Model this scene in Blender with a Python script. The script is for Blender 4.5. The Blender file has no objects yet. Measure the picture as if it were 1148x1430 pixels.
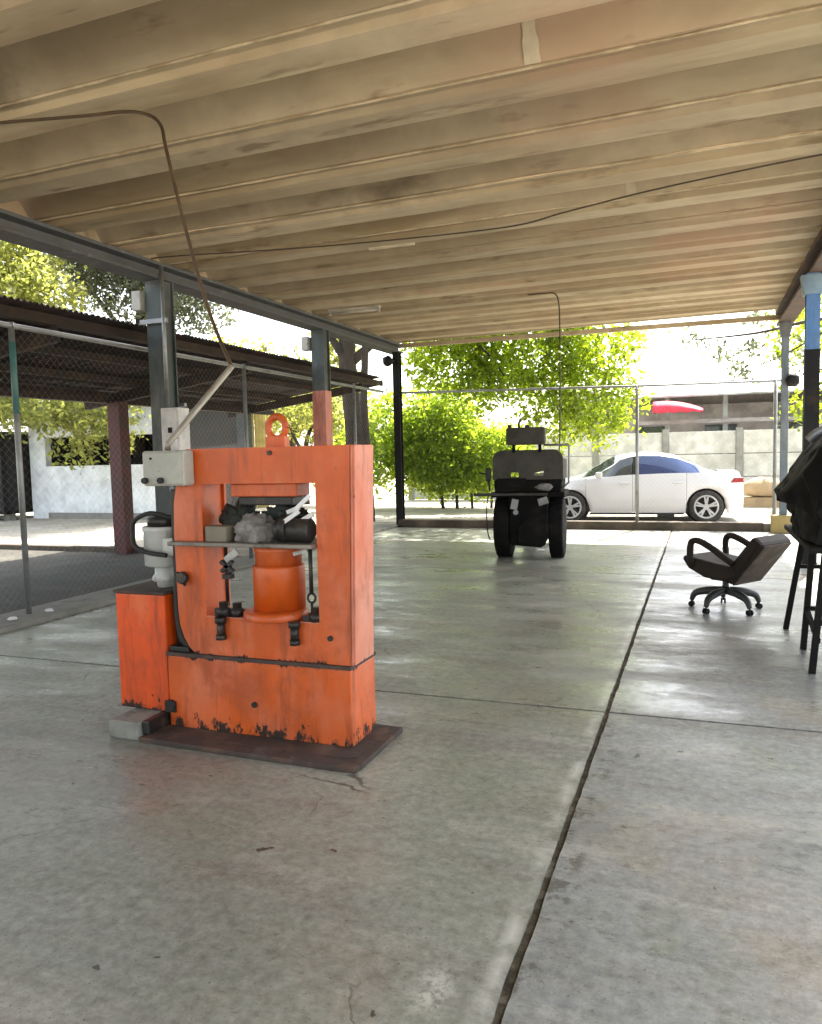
import bpy, bmesh, math, random
from mathutils import Vector, Matrix, noise as mnoise
random.seed(7)
R = math.radians
sc = bpy.context.scene
COL = sc.collection

# ------------------------------------------------------------------ camera
cd = bpy.data.cameras.new('camera')
cam = bpy.data.objects.new('camera', cd); COL.objects.link(cam)
ax = Vector((0.936, -0.005, 0.352)); ay = Vector((0.351, 0.080, -0.933)); az = Vector((-0.024, 0.997, 0.077))
ay.normalize(); ax = (ax - ay * ax.dot(ay)).normalized(); az = ax.cross(ay)
cam.matrix_world = Matrix(((ax.x, ax.y, ax.z, 0), (ay.x, ay.y, ay.z, 0), (az.x, az.y, az.z, 1.5), (0, 0, 0, 1)))
cd.sensor_fit = 'VERTICAL'; cd.sensor_height = 36; cd.lens = 1080 / 1430 * 36
cd.clip_end = 2000; cd.clip_start = 0.05
sc.camera = cam

# ------------------------------------------------------------------ light
SUN_EL, SUN_AZ = 53, 14          # azimuth measured from +Y towards +X
world = bpy.data.worlds.new('World'); sc.world = world; world.use_nodes = True
wn = world.node_tree
sky = wn.nodes.new('ShaderNodeTexSky'); sky.sky_type = 'NISHITA'; sky.sun_disc = False
sky.sun_elevation = R(SUN_EL); sky.sun_rotation = R(SUN_AZ)
sky.air_density = 1.2; sky.dust_density = 3.0; sky.ozone_density = 1.0
bg = wn.nodes['Background']; bg.inputs['Strength'].default_value = 0.15
hs_ = wn.nodes.new('ShaderNodeHueSaturation'); hs_.inputs['Saturation'].default_value = .45   # hazy tropical sky
wn.links.new(sky.outputs[0], hs_.inputs['Color']); wn.links.new(hs_.outputs[0], bg.inputs[0])
sd = bpy.data.lights.new('sun', 'SUN'); sd.energy = 4.5; sd.angle = R(0.6); sd.color = (1, .95, .87)
sun = bpy.data.objects.new('sun', sd); COL.objects.link(sun)
dirv = Vector((math.sin(R(SUN_AZ)) * math.cos(R(SUN_EL)), math.cos(R(SUN_AZ)) * math.cos(R(SUN_EL)), math.sin(R(SUN_EL))))
sun.rotation_euler = dirv.to_track_quat('Z', 'Y').to_euler()
sc.view_settings.view_transform = 'Standard'; sc.view_settings.look = 'None'
sc.view_settings.gamma = 1; sc.view_settings.use_curve_mapping = False
sc.view_settings.exposure = 2.3
cy = sc.cycles
cy.max_bounces = 12; cy.diffuse_bounces = 6; cy.glossy_bounces = 4; cy.transmission_bounces = 6
cy.transparent_max_bounces = 12; cy.sample_clamp_indirect = 8
cy.use_denoising = True

# ------------------------------------------------------------------ materials
def nd(nt, t, **kw):
    n = nt.nodes.new(t)
    for k, v in kw.items():
        if k.startswith('i_'):
            n.inputs[k[2:].replace('_', ' ')].default_value = v
        else:
            setattr(n, k, v)
    return n

def c4(c): return (c[0], c[1], c[2], 1)

def noise_fac(nt, pos, scale, lo, hi, detail=5, rough=.6, stretch=None):
    src = pos
    if stretch:
        m = nd(nt, 'ShaderNodeMapping'); m.inputs['Scale'].default_value = stretch
        nt.links.new(pos, m.inputs['Vector']); src = m.outputs[0]
    n = nd(nt, 'ShaderNodeTexNoise'); n.inputs['Scale'].default_value = scale
    n.inputs['Detail'].default_value = detail; n.inputs['Roughness'].default_value = rough
    nt.links.new(src, n.inputs['Vector'])
    r = nd(nt, 'ShaderNodeMapRange'); r.inputs['From Min'].default_value = lo; r.inputs['From Max'].default_value = hi
    nt.links.new(n.outputs['Fac'], r.inputs['Value'])
    return r.outputs[0]

def mixc(nt, fac, a, b, mode='MIX'):
    m = nd(nt, 'ShaderNodeMix', data_type='RGBA', blend_type=mode)
    for s, v in ((0, fac), (6, a), (7, b)):
        if isinstance(v, (int, float)): m.inputs[s].default_value = v
        elif isinstance(v, tuple): m.inputs[s].default_value = c4(v)
        else: nt.links.new(v, m.inputs[s])
    return m.outputs[2]

def mat(name, base, rough=.6, metal=0., layers=(), bump=0., bscale=30, bstretch=None, spec=.5, var=.25, vscale=3., rvar=0.):
    """layers: (colour, scale, lo, hi, stretch) noise-masked colours laid over the base"""
    m = bpy.data.materials.new(name); m.use_nodes = True; nt = m.node_tree
    b = nt.nodes['Principled BSDF']
    g = nd(nt, 'ShaderNodeNewGeometry'); pos = g.outputs['Position']
    f = noise_fac(nt, pos, vscale, .3, .7)
    dark = tuple(x * (1 - var) for x in base); lite = tuple(min(1, x * (1 + var)) for x in base)
    colr = mixc(nt, f, dark, lite)
    for L in layers:
        fc = noise_fac(nt, pos, L[1], L[2], L[3], stretch=L[4] if len(L) > 4 else None)
        colr = mixc(nt, fc, colr, L[0])
    nt.links.new(colr, b.inputs['Base Color'])
    b.inputs['Roughness'].default_value = rough; b.inputs['Metallic'].default_value = metal
    b.inputs['Specular IOR Level'].default_value = spec
    if rvar:
        fr = noise_fac(nt, pos, vscale * 2.3, .3, .7)
        mr = nd(nt, 'ShaderNodeMapRange'); mr.inputs['To Min'].default_value = rough - rvar; mr.inputs['To Max'].default_value = rough + rvar
        nt.links.new(fr, mr.inputs['Value']); nt.links.new(mr.outputs[0], b.inputs['Roughness'])
    if bump:
        fb = noise_fac(nt, pos, bscale, 0, 1, detail=6, stretch=bstretch)
        bn = nd(nt, 'ShaderNodeBump'); bn.inputs['Strength'].default_value = min(1, bump); bn.inputs['Distance'].default_value = .01
        nt.links.new(fb, bn.inputs['Height']); nt.links.new(bn.outputs[0], b.inputs['Normal'])
    return m

def wear_mat(name, base, rust=(.03, .017, .011), rough=.42, lowz=.03, highz=.16, amt=.37, amt_low=.58, faded=None, seam=None, ffrom=.46):
    """old paint: faded patches, grime and chips through to rust, most of them along the foot and along a seam"""
    m = bpy.data.materials.new(name); m.use_nodes = True; nt = m.node_tree
    b = nt.nodes['Principled BSDF']
    g = nd(nt, 'ShaderNodeNewGeometry'); pos = g.outputs['Position']
    f = noise_fac(nt, pos, 4, .3, .7)
    faded = faded or tuple(min(1, .55 * x + .13) for x in base)
    colr = mixc(nt, f, tuple(x * .82 for x in base), tuple(min(1, x * 1.1) for x in base))
    ff = noise_fac(nt, pos, 3.2, ffrom, ffrom + .25, detail=7, stretch=(1, 1, .5))
    colr = mixc(nt, ff, colr, faded)
    gr = noise_fac(nt, pos, 13, .52, .74, detail=8, rough=.7, stretch=(1, 1, .14))      # dirt runs
    colr = mixc(nt, gr, colr, tuple(x * .38 + .012 for x in base))
    sm = noise_fac(nt, pos, 2.3, .52, .7, detail=9, rough=.72)                        # greasy smears
    colr = mixc(nt, sm, colr, tuple(x * .6 + .012 for x in base))
    sx = nd(nt, 'ShaderNodeSeparateXYZ'); nt.links.new(pos, sx.inputs[0])
    thr = nd(nt, 'ShaderNodeMapRange'); thr.inputs['From Min'].default_value = lowz; thr.inputs['From Max'].default_value = highz
    thr.inputs['To Min'].default_value = amt_low; thr.inputs['To Max'].default_value = amt
    nt.links.new(sx.outputs['Z'], thr.inputs['Value']); tv = thr.outputs[0]
    if seam is not None:
        d1 = nd(nt, 'ShaderNodeMath', operation='SUBTRACT'); d1.inputs[1].default_value = seam; nt.links.new(sx.outputs['Z'], d1.inputs[0])
        d2 = nd(nt, 'ShaderNodeMath', operation='ABSOLUTE'); nt.links.new(d1.outputs[0], d2.inputs[0])
        d3 = nd(nt, 'ShaderNodeMapRange'); d3.inputs['From Max'].default_value = .045; d3.inputs['To Min'].default_value = .6; d3.inputs['To Max'].default_value = amt
        nt.links.new(d2.outputs[0], d3.inputs['Value'])
        mxx = nd(nt, 'ShaderNodeMath', operation='MAXIMUM'); nt.links.new(tv, mxx.inputs[0]); nt.links.new(d3.outputs[0], mxx.inputs[1]); tv = mxx.outputs[0]
    n = nd(nt, 'ShaderNodeTexNoise'); n.inputs['Scale'].default_value = 15; n.inputs['Detail'].default_value = 9; n.inputs['Roughness'].default_value = .72
    mp = nd(nt, 'ShaderNodeMapping'); mp.inputs['Scale'].default_value = (1, 1, .6); nt.links.new(pos, mp.inputs[0]); nt.links.new(mp.outputs[0], n.inputs['Vector'])
    ad = nd(nt, 'ShaderNodeMath', operation='ADD'); nt.links.new(n.outputs['Fac'], ad.inputs[0]); nt.links.new(tv, ad.inputs[1])
    r = nd(nt, 'ShaderNodeMapRange'); r.inputs['From Min'].default_value = 1.02; r.inputs['From Max'].default_value = 1.07
    nt.links.new(ad.outputs[0], r.inputs['Value'])
    colr = mixc(nt, r.outputs[0], colr, rust)
    nt.links.new(colr, b.inputs['Base Color'])
    mr = nd(nt, 'ShaderNodeMapRange'); mr.inputs['To Min'].default_value = rough; mr.inputs['To Max'].default_value = .85
    nt.links.new(r.outputs[0], mr.inputs['Value']); nt.links.new(mr.outputs[0], b.inputs['Roughness'])
    bn = nd(nt, 'ShaderNodeBump'); bn.inputs['Strength'].default_value = .4; bn.inputs['Distance'].default_value = .004; bn.invert = True
    nt.links.new(ad.outputs[0], bn.inputs['Height']); nt.links.new(bn.outputs[0], b.inputs['Normal'])
    return m

def leaf_mat(name, base, trans, var=.55):
    m = bpy.data.materials.new(name); m.use_nodes = True; nt = m.node_tree
    b = nt.nodes['Principled BSDF']; out = nt.nodes['Material Output']
    g = nd(nt, 'ShaderNodeNewGeometry'); pos = g.outputs['Position']
    f = noise_fac(nt, pos, 2.2, .3, .7)
    rp = nd(nt, 'ShaderNodeMath', operation='MULTIPLY'); rp.inputs[1].default_value = 1
    nt.links.new(g.outputs['Random Per Island'], rp.inputs[0])
    a = mixc(nt, rp.outputs[0], tuple(x * (1 - var) for x in base), tuple(x * (1 + var) for x in base))
    a = mixc(nt, f, a, tuple(x * .8 for x in base))
    t = mixc(nt, rp.outputs[0], tuple(x * (1 - var) for x in trans), tuple(min(1, x * (1 + var)) for x in trans))
    nt.links.new(a, b.inputs['Base Color']); b.inputs['Roughness'].default_value = .55
    tr = nd(nt, 'ShaderNodeBsdfTranslucent'); nt.links.new(t, tr.inputs[0])
    mx = nd(nt, 'ShaderNodeMixShader'); mx.inputs[0].default_value = .58
    nt.links.new(b.outputs[0], mx.inputs[1]); nt.links.new(tr.outputs[0], mx.inputs[2]); nt.links.new(mx.outputs[0], out.inputs[0])
    return m

def floor_mat():
    m = bpy.data.materials.new('worn_concrete'); m.use_nodes = True; nt = m.node_tree
    b = nt.nodes['Principled BSDF']
    g = nd(nt, 'ShaderNodeNewGeometry'); pos = g.outputs['Position']
    def mth(op, x, y=None, z=None):
        n = nd(nt, 'ShaderNodeMath', operation=op)
        for k, v in enumerate((x, y, z)):
            if v is None: continue
            if isinstance(v, (int, float)): n.inputs[k].default_value = v
            else: nt.links.new(v, n.inputs[k])
        return n.outputs[0]
    def ramp(v, lo, hi, a=0., b_=1.):
        n = nd(nt, 'ShaderNodeMapRange'); n.inputs['From Min'].default_value = lo; n.inputs['From Max'].default_value = hi
        n.inputs['To Min'].default_value = a; n.inputs['To Max'].default_value = b_; nt.links.new(v, n.inputs['Value']); return n.outputs[0]
    sx = nd(nt, 'ShaderNodeSeparateXYZ'); nt.links.new(pos, sx.inputs[0]); X, Y = sx.outputs['X'], sx.outputs['Y']
    right = ramp(X, -.52, -.48)                                   # the right-hand bays get a greyer, darker base colour
    base_l = mixc(nt, noise_fac(nt, pos, .75, .36, .64, detail=6), (.165, .18, .135), (.32, .335, .26))
    base_r = mixc(nt, noise_fac(nt, pos, .75, .36, .64, detail=6), (.14, .155, .15), (.262, .282, .272))
    colr = mixc(nt, right, base_l, base_r)
    colr = mixc(nt, mth('MULTIPLY', noise_fac(nt, pos, .6, .51, .60, detail=8, rough=.65), .85), colr, (.235, .20, .145))        # brownish stains
    colr = mixc(nt, mth('MULTIPLY', noise_fac(nt, pos, .9, .52, .61, detail=8, rough=.66, stretch=(1.3, .8, 1)), .85), colr, (.155, .185, .125))   # greenish
    colr = mixc(nt, noise_fac(nt, pos, 1.5, .54, .70, detail=10, rough=.74, stretch=(.6, 1.6, 1)), colr, (.43, .41, .345))  # pale scuffs
    colr = mixc(nt, mth('MULTIPLY', noise_fac(nt, pos, 1.05, .53, .62, detail=10, rough=.72, stretch=(.45, 1.7, 1)), .85), colr, (.145, .135, .11))   # dark dragged marks
    colr = mixc(nt, mth('MULTIPLY', noise_fac(nt, pos, 3.7, .56, .68, detail=9, rough=.74), .7), colr, (.13, .12, .095))
    fine = noise_fac(nt, pos, 22, .34, .66, detail=10, rough=.78)
    colr = mixc(nt, .38, colr, mixc(nt, fine, (.06, .06, .05), (.55, .53, .47)))
    colr = mixc(nt, noise_fac(nt, pos, 85, .63, .68, detail=4), colr, (.09, .08, .065))                      # grit
    colr = mixc(nt, noise_fac(nt, pos, 8, .70, .72, detail=3), colr, (.06, .055, .045))                         # oil drops
    # dark spalls beside the long joint, pale rub on its left lip
    dj = mth('ABSOLUTE', mth('ADD', X, .45)); nj = noise_fac(nt, pos, 6.5, .53, .58, detail=9, rough=.72)
    colr = mixc(nt, mth('MULTIPLY', mth('MULTIPLY', nj, ramp(dj, .03, .10, 1, 0)), .85), colr, (.085, .08, .065))
    dl = mth('ABSOLUTE', mth('ADD', X, .545)); colr = mixc(nt, mth('MULTIPLY', ramp(dl, 0, .04, 1, 0), noise_fac(nt, pos, 5, .42, .6, detail=7)), colr, (.5, .49, .43))
    # splash of lime on the near floor
    ds = mth('SQRT', mth('ADD', mth('POWER', mth('ADD', X, .70), 2), mth('MULTIPLY', mth('POWER', mth('SUBTRACT', Y, 1.93), 2), .35)))
    colr = mixc(nt, mth('MULTIPLY', ramp(ds, .02, .085, .75, 0), noise_fac(nt, pos, 24, .44, .54, detail=8, rough=.75)), colr, (.56, .545, .47))
    # hairline cracks
    vw = nd(nt, 'ShaderNodeTexNoise'); vw.inputs['Scale'].default_value = 1.3; vw.inputs['Detail'].default_value = 6; nt.links.new(pos, vw.inputs['Vector'])
    vm = nd(nt, 'ShaderNodeVectorMath', operation='MULTIPLY_ADD'); nt.links.new(vw.outputs['Color'], vm.inputs[0]); vm.inputs[1].default_value = (1.1, 1.1, 0); nt.links.new(pos, vm.inputs[2])
    vo = nd(nt, 'ShaderNodeTexVoronoi', feature='DISTANCE_TO_EDGE'); vo.inputs['Scale'].default_value = .42; nt.links.new(vm.outputs[0], vo.inputs['Vector'])
    crack = mth('MULTIPLY', ramp(vo.outputs['Distance'], .0008, .0022, 1, 0), noise_fac(nt, pos, .7, .50, .56, detail=3))
    colr = mixc(nt, mth('MULTIPLY', crack, .8), colr, (.05, .045, .035))
    nt.links.new(colr, b.inputs['Base Color'])
    r1 = noise_fac(nt, pos, 1.2, .40, .60, detail=10, rough=.74, stretch=(.6, 1.5, 1))
    r2 = noise_fac(nt, pos, 14, .3, .7, detail=8, rough=.7)
    nt.links.new(mth('ADD', ramp(r1, 0, 1, .16, .52), mth('MULTIPLY', r2, .12)), b.inputs['Roughness'])
    b.inputs['Specular IOR Level'].default_value = .62
    n2 = nd(nt, 'ShaderNodeTexNoise'); n2.inputs['Scale'].default_value = 5; n2.inputs['Detail'].default_value = 12; n2.inputs['Roughness'].default_value = .7
    nt.links.new(pos, n2.inputs['Vector'])
    bn = nd(nt, 'ShaderNodeBump'); bn.inputs['Strength'].default_value = .30; bn.inputs['Distance'].default_value = .008
    nt.links.new(n2.outputs['Fac'], bn.inputs['Height']); nt.links.new(bn.outputs[0], b.inputs['Normal'])
    return m

M = {}
M['floor'] = floor_mat()
M['joint'] = mat('joint_dirt', (.085, .072, .05), .95, bump=.8, bscale=70, var=.6, vscale=14, layers=(((.2, .18, .14), 9, .56, .7),), spec=.1)
M['ground'] = mat('dry_dirt', (.40, .36, .29), .95, layers=(((.27, .24, .18), .6, .45, .7), ((.5, .46, .38), 2.3, .55, .75)), bump=.5, bscale=9)
M['oldslab'] = mat('shaded_dirty_concrete', (.042, .035, .024), .85, layers=(((.09, .078, .058), 1.1, .5, .7), ((.03, .07, .055), 2.1, .55, .75)), bump=.4, bscale=20)  # slab colour darkened to carry the shade of the shed
M['kerb'] = mat('kerb_concrete', (.23, .22, .19), .85, layers=(((.1, .095, .08), 3, .5, .72),), bump=.4, bscale=25)
M['kerbbrown'] = mat('shaded_brown_kerb', (.085, .065, .046), .9, layers=(((.18, .14, .10), 2, .5, .7), ((.03, .027, .02), 5, .55, .75)), bump=.5, bscale=25)  # brown concrete, darkened to hold the shade on the back kerb
M['roof'] = mat('fibre_cement', (.47, .375, .245), .8, layers=(((.33, .24, .13), .8, .42, .7, (.35, 1.6, 1)), ((.56, .455, .29), 1.6, .52, .72, (.25, 2.2, 1)),
                ((.18, .135, .08), 1.25, .64, .76, (.5, 1.3, 1)), ((.26, .19, .11), 3.5, .60, .68, (.3, 1.5, 1)), ((.48, .31, .20), .35, .55, .75)), bump=.25, bscale=18, bstretch=(.3, 1, 1), var=.16)
nt = M['roof'].node_tree; bs = nt.nodes['Principled BSDF']; src = bs.inputs['Base Color'].links[0].from_socket
oi = nd(nt, 'ShaderNodeObjectInfo'); tr_ = nd(nt, 'ShaderNodeMapRange'); tr_.inputs['To Min'].default_value = .84; tr_.inputs['To Max'].default_value = 1.1
nt.links.new(oi.outputs['Random'], tr_.inputs['Value']); hv = nd(nt, 'ShaderNodeHueSaturation'); nt.links.new(tr_.outputs[0], hv.inputs['Value']); nt.links.new(src, hv.inputs['Color']); nt.links.new(hv.outputs[0], bs.inputs['Base Color'])
M['beam'] = mat('grey_beam', (.105, .11, .11), .7, layers=(((.09, .08, .07), 3, .5, .7), ((.2, .2, .19), 5, .6, .75)), bump=.2)
M['rustbeam'] = mat('rust_beam', (.06, .04, .03), .8, layers=(((.15, .06, .03), 4, .5, .7),), bump=.2)
M['colsteel'] = wear_mat('grey_green_paint', (.055, .07, .068), rust=(.05, .045, .04), rough=.5, lowz=0, highz=3, amt=.36, amt_low=.42)
M['colfar'] = wear_mat('grey_blue_paint', (.10, .125, .14), rough=.5, amt=.35, amt_low=.4)
M['colblue'] = wear_mat('blue_paint', (.075, .18, .38), rust=(.05, .05, .05), rough=.45, lowz=1, highz=3, amt=.3, amt_low=.5)
M['colpale'] = wear_mat('pale_blue_paint', (.20, .30, .38), rough=.5, lowz=1, highz=3, amt=.3, amt_low=.4)
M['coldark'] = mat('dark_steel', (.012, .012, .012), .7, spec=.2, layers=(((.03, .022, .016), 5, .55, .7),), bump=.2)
M['pink'] = wear_mat('salmon_paint', (.70, .24, .17), rough=.6, lowz=1, highz=3, amt=.34, amt_low=.38)
M['redpost'] = mat('dark_red_paint', (.085, .012, .012), .6, layers=(((.05, .02, .015), 4, .45, .65),))
M['galv'] = mat('galvanised_steel', (.30, .31, .31), .45, .5, layers=(((.2, .19, .17), 6, .5, .7),), rvar=.1)
M['teal'] = wear_mat('teal_paint', (.06, .20, .19), rough=.5, amt=.33, amt_low=.36)
M['wire'] = mat('fence_wire', (.26, .26, .25), .6, .2)
M['conduit'] = mat('conduit_metal', (.40, .37, .31), .45, .4, layers=(((.2, .15, .1), 8, .5, .7),))
M['cable'] = mat('brown_cable', (.085, .05, .022), .6, var=.3, vscale=8)
M['cabledark'] = mat('dark_cable', (.07, .047, .028), .6)
M['orange'] = wear_mat('orange_paint', (.64, .105, .011), rough=.38, amt=.365, amt_low=.555, faded=(.66, .19, .095), seam=.436)
M['orangetank'] = wear_mat('bright_orange_paint', (.72, .085, .008), rough=.36, lowz=.11, highz=.24, amt=.36, amt_low=.57, faded=(.70, .19, .07), ffrom=.52)
M['orangelit'] = wear_mat('skylit_orange_paint', (.62, .16, .08), rough=.5, amt=.38, amt_low=.62, faded=(.66, .28, .19), seam=.436, ffrom=.40)  # paler orange: sky light on the right side put into the paint
M['rust'] = mat('rusty_steel', (.06, .042, .034), .8, layers=(((.12, .07, .045), 7, .5, .7), ((.16, .14, .12), 3, .58, .75)), bump=.5, bscale=40)
M['steel'] = mat('worn_steel', (.22, .2, .17), .45, .5, layers=(((.08, .06, .05), 9, .5, .7),), rvar=.1)
M['black'] = mat('black_rubber', (.018, .018, .018), .65, bump=.2)
M['blackgrease'] = mat('greasy_black_metal', (.028, .026, .024), .42, .3, layers=(((.08, .06, .045), 9, .55, .7),), bump=.3)
M['greybox'] = mat('grey_enamel', (.43, .43, .38), .45, layers=(((.25, .24, .2), 6, .52, .72), ((.12, .11, .09), 16, .64, .72)), bump=.05)
M['whitebox'] = mat('off_white_enamel', (.68, .66, .64), .45, layers=(((.4, .36, .3), 5, .58, .75),))
M['motor'] = mat('pale_grey_motor_paint', (.5, .51, .48), .45, layers=(((.22, .2, .16), 7, .52, .7),))
M['block'] = mat('cement_block', (.27, .27, .23), .95, bump=.8, bscale=50, layers=(((.16, .16, .13), 9, .5, .7),))
M['wood'] = mat('grey_wood', (.22, .2, .15), .8, bump=.3)
M['rag'] = mat('grey_rag', (.16, .15, .14), .95, bump=.5, bscale=30, layers=(((.3, .28, .27), 10, .5, .65),))
M['ragdark'] = mat('dark_green_rag', (.035, .042, .036), .95, bump=.5, bscale=30)
M['plasticwhite'] = mat('white_plastic_strip', (.75, .75, .76), .35)
M['tractor'] = mat('dull_grey_green_paint', (.06, .056, .045), .65, spec=.25, layers=(((.03, .027, .022), 4, .5, .7),), bump=.1)
M['tractordark'] = mat('dark_oily_machine', (.007, .0065, .006), .8, spec=.15, layers=(((.018, .014, .012), 6, .5, .7),), bump=.3)
M['tyre'] = mat('dusty_tyre', (.035, .032, .028), .85, bump=.4, layers=(((.08, .07, .06), 5, .5, .7),))
M['sunlitrim'] = mat('sunlit_wheel', (.55, .53, .46), .6, layers=(((.2, .17, .12), 6, .52, .7),))  # pale colour stands in for sun on the right wheel sides
M['vinyl'] = mat('dark_brown_vinyl', (.024, .0175, .013), .65, spec=.25, bump=.15, bscale=60)
M['vinylback'] = mat('brown_seat_shell', (.055, .042, .032), .75, spec=.2, layers=(((.09, .07, .055), 9, .5, .65),))
M['chairmetal'] = mat('dull_chair_base', (.05, .05, .047), .5, .3, rvar=.1)
M['tarp'] = mat('black_tarp', (.004, .0036, .003), .75, spec=.2, bump=.3, bscale=16)
M['benchsteel'] = mat('dark_bench_steel', (.008, .007, .006), .75, spec=.2)
M['carwhite'] = mat('white_car_paint', (.80, .80, .80), .18, spec=.6, var=.02)
M['cartrim'] = mat('car_black_trim', (.012, .012, .013), .5)
M['glassblue'] = mat('blue_tinted_glass', (.03, .06, .17), .06, spec=1.0, var=.3, vscale=1.2)
M['glassdark'] = mat('dark_car_glass', (.055, .065, .065), .05, spec=1.0, var=.3)
M['rim'] = mat('alloy_rim', (.62, .62, .62), .35, .2)
M['taillight'] = mat('red_lens', (.35, .02, .02), .2)
M['bark'] = mat('bark', (.045, .034, .025), .95, bump=.9, bscale=14, bstretch=(1, 1, .25), layers=(((.02, .016, .012), 5, .5, .7),))
M['leafbright'] = leaf_mat('bright_leaves', (.105, .155, .014), (.46, .57, .03))
M['leafmid'] = leaf_mat('mid_leaves', (.12, .18, .018), (.50, .63, .045))
M['leafpale'] = leaf_mat('pale_leaves', (.14, .16, .04), (.46, .48, .10))
M['leafgrey'] = leaf_mat('grey_leaves', (.11, .12, .085), (.17, .19, .10))
M['wallwhite'] = mat('white_wall_paint', (.66, .69, .70), .8, layers=(((.42, .42, .4), 1.5, .55, .75),), bump=.2)
M['panelwhite'] = mat('pale_cement_panel', (.58, .58, .56), .85, layers=(((.4, .4, .38), 1.2, .5, .72),), bump=.2)
M['postgrey'] = mat('grey_cement_post', (.26, .26, .25), .85, bump=.2)
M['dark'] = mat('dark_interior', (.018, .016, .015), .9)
M['yellow'] = mat('yellow_sheet', (.62, .50, .17), .6, layers=(((.4, .3, .1), 2, .55, .75),))
M['hut'] = mat('weathered_board', (.12, .10, .085), .85, layers=(((.06, .05, .045), 3, .5, .7, (1, 1, .2)),), bump=.4, bscale=20)
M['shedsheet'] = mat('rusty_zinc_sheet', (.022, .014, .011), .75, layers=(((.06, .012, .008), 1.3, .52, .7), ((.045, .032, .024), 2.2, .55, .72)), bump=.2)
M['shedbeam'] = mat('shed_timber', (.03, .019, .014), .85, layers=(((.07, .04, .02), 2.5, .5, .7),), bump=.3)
M['farroof'] = mat('grey_zinc_roof', (.45, .45, .44), .6, .2, layers=(((.2, .18, .16), 1.5, .5, .7),))  # lightened: glare over the far roof is put into its colour
M['farhazed'] = mat('hazed_porch_wall', (.30, .27, .26), .9, layers=(((.42, .38, .36), 1.4, .5, .65),))  # porch wall lightened, glare haze mixed into its colour
M['umbrella'] = mat('red_canvas', (.55, .035, .07), .8)
M['tan'] = mat('tan_clay', (.36, .26, .15), .9, bump=.4)
M['yellowkerb'] = mat('faded_yellow_paint', (.34, .25, .09), .8, layers=(((.3, .24, .15), 3, .5, .7),), bump=.3)
M['lamp'] = mat('lamp_housing', (.5, .46, .38), .6)
M['lime'] = mat('lime_stain', (.58, .49, .34), .9, bump=.3)

# ------------------------------------------------------------------ builders
def smooth_path(pts, n=8):
    pts = [Vector(p) for p in pts]; out = []
    for i in range(len(pts) - 1):
        p0, p1, p2, p3 = pts[max(i - 1, 0)], pts[i], pts[i + 1], pts[min(i + 2, len(pts) - 1)]
        for k in range(n):
            t = k / n; out.append(.5 * ((2 * p1) + (p2 - p0) * t + (2 * p0 - 5 * p1 + 4 * p2 - p3) * t * t + (3 * p1 - p0 - 3 * p2 + p3) * t ** 3))
    out.append(pts[-1]); return out

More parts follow.
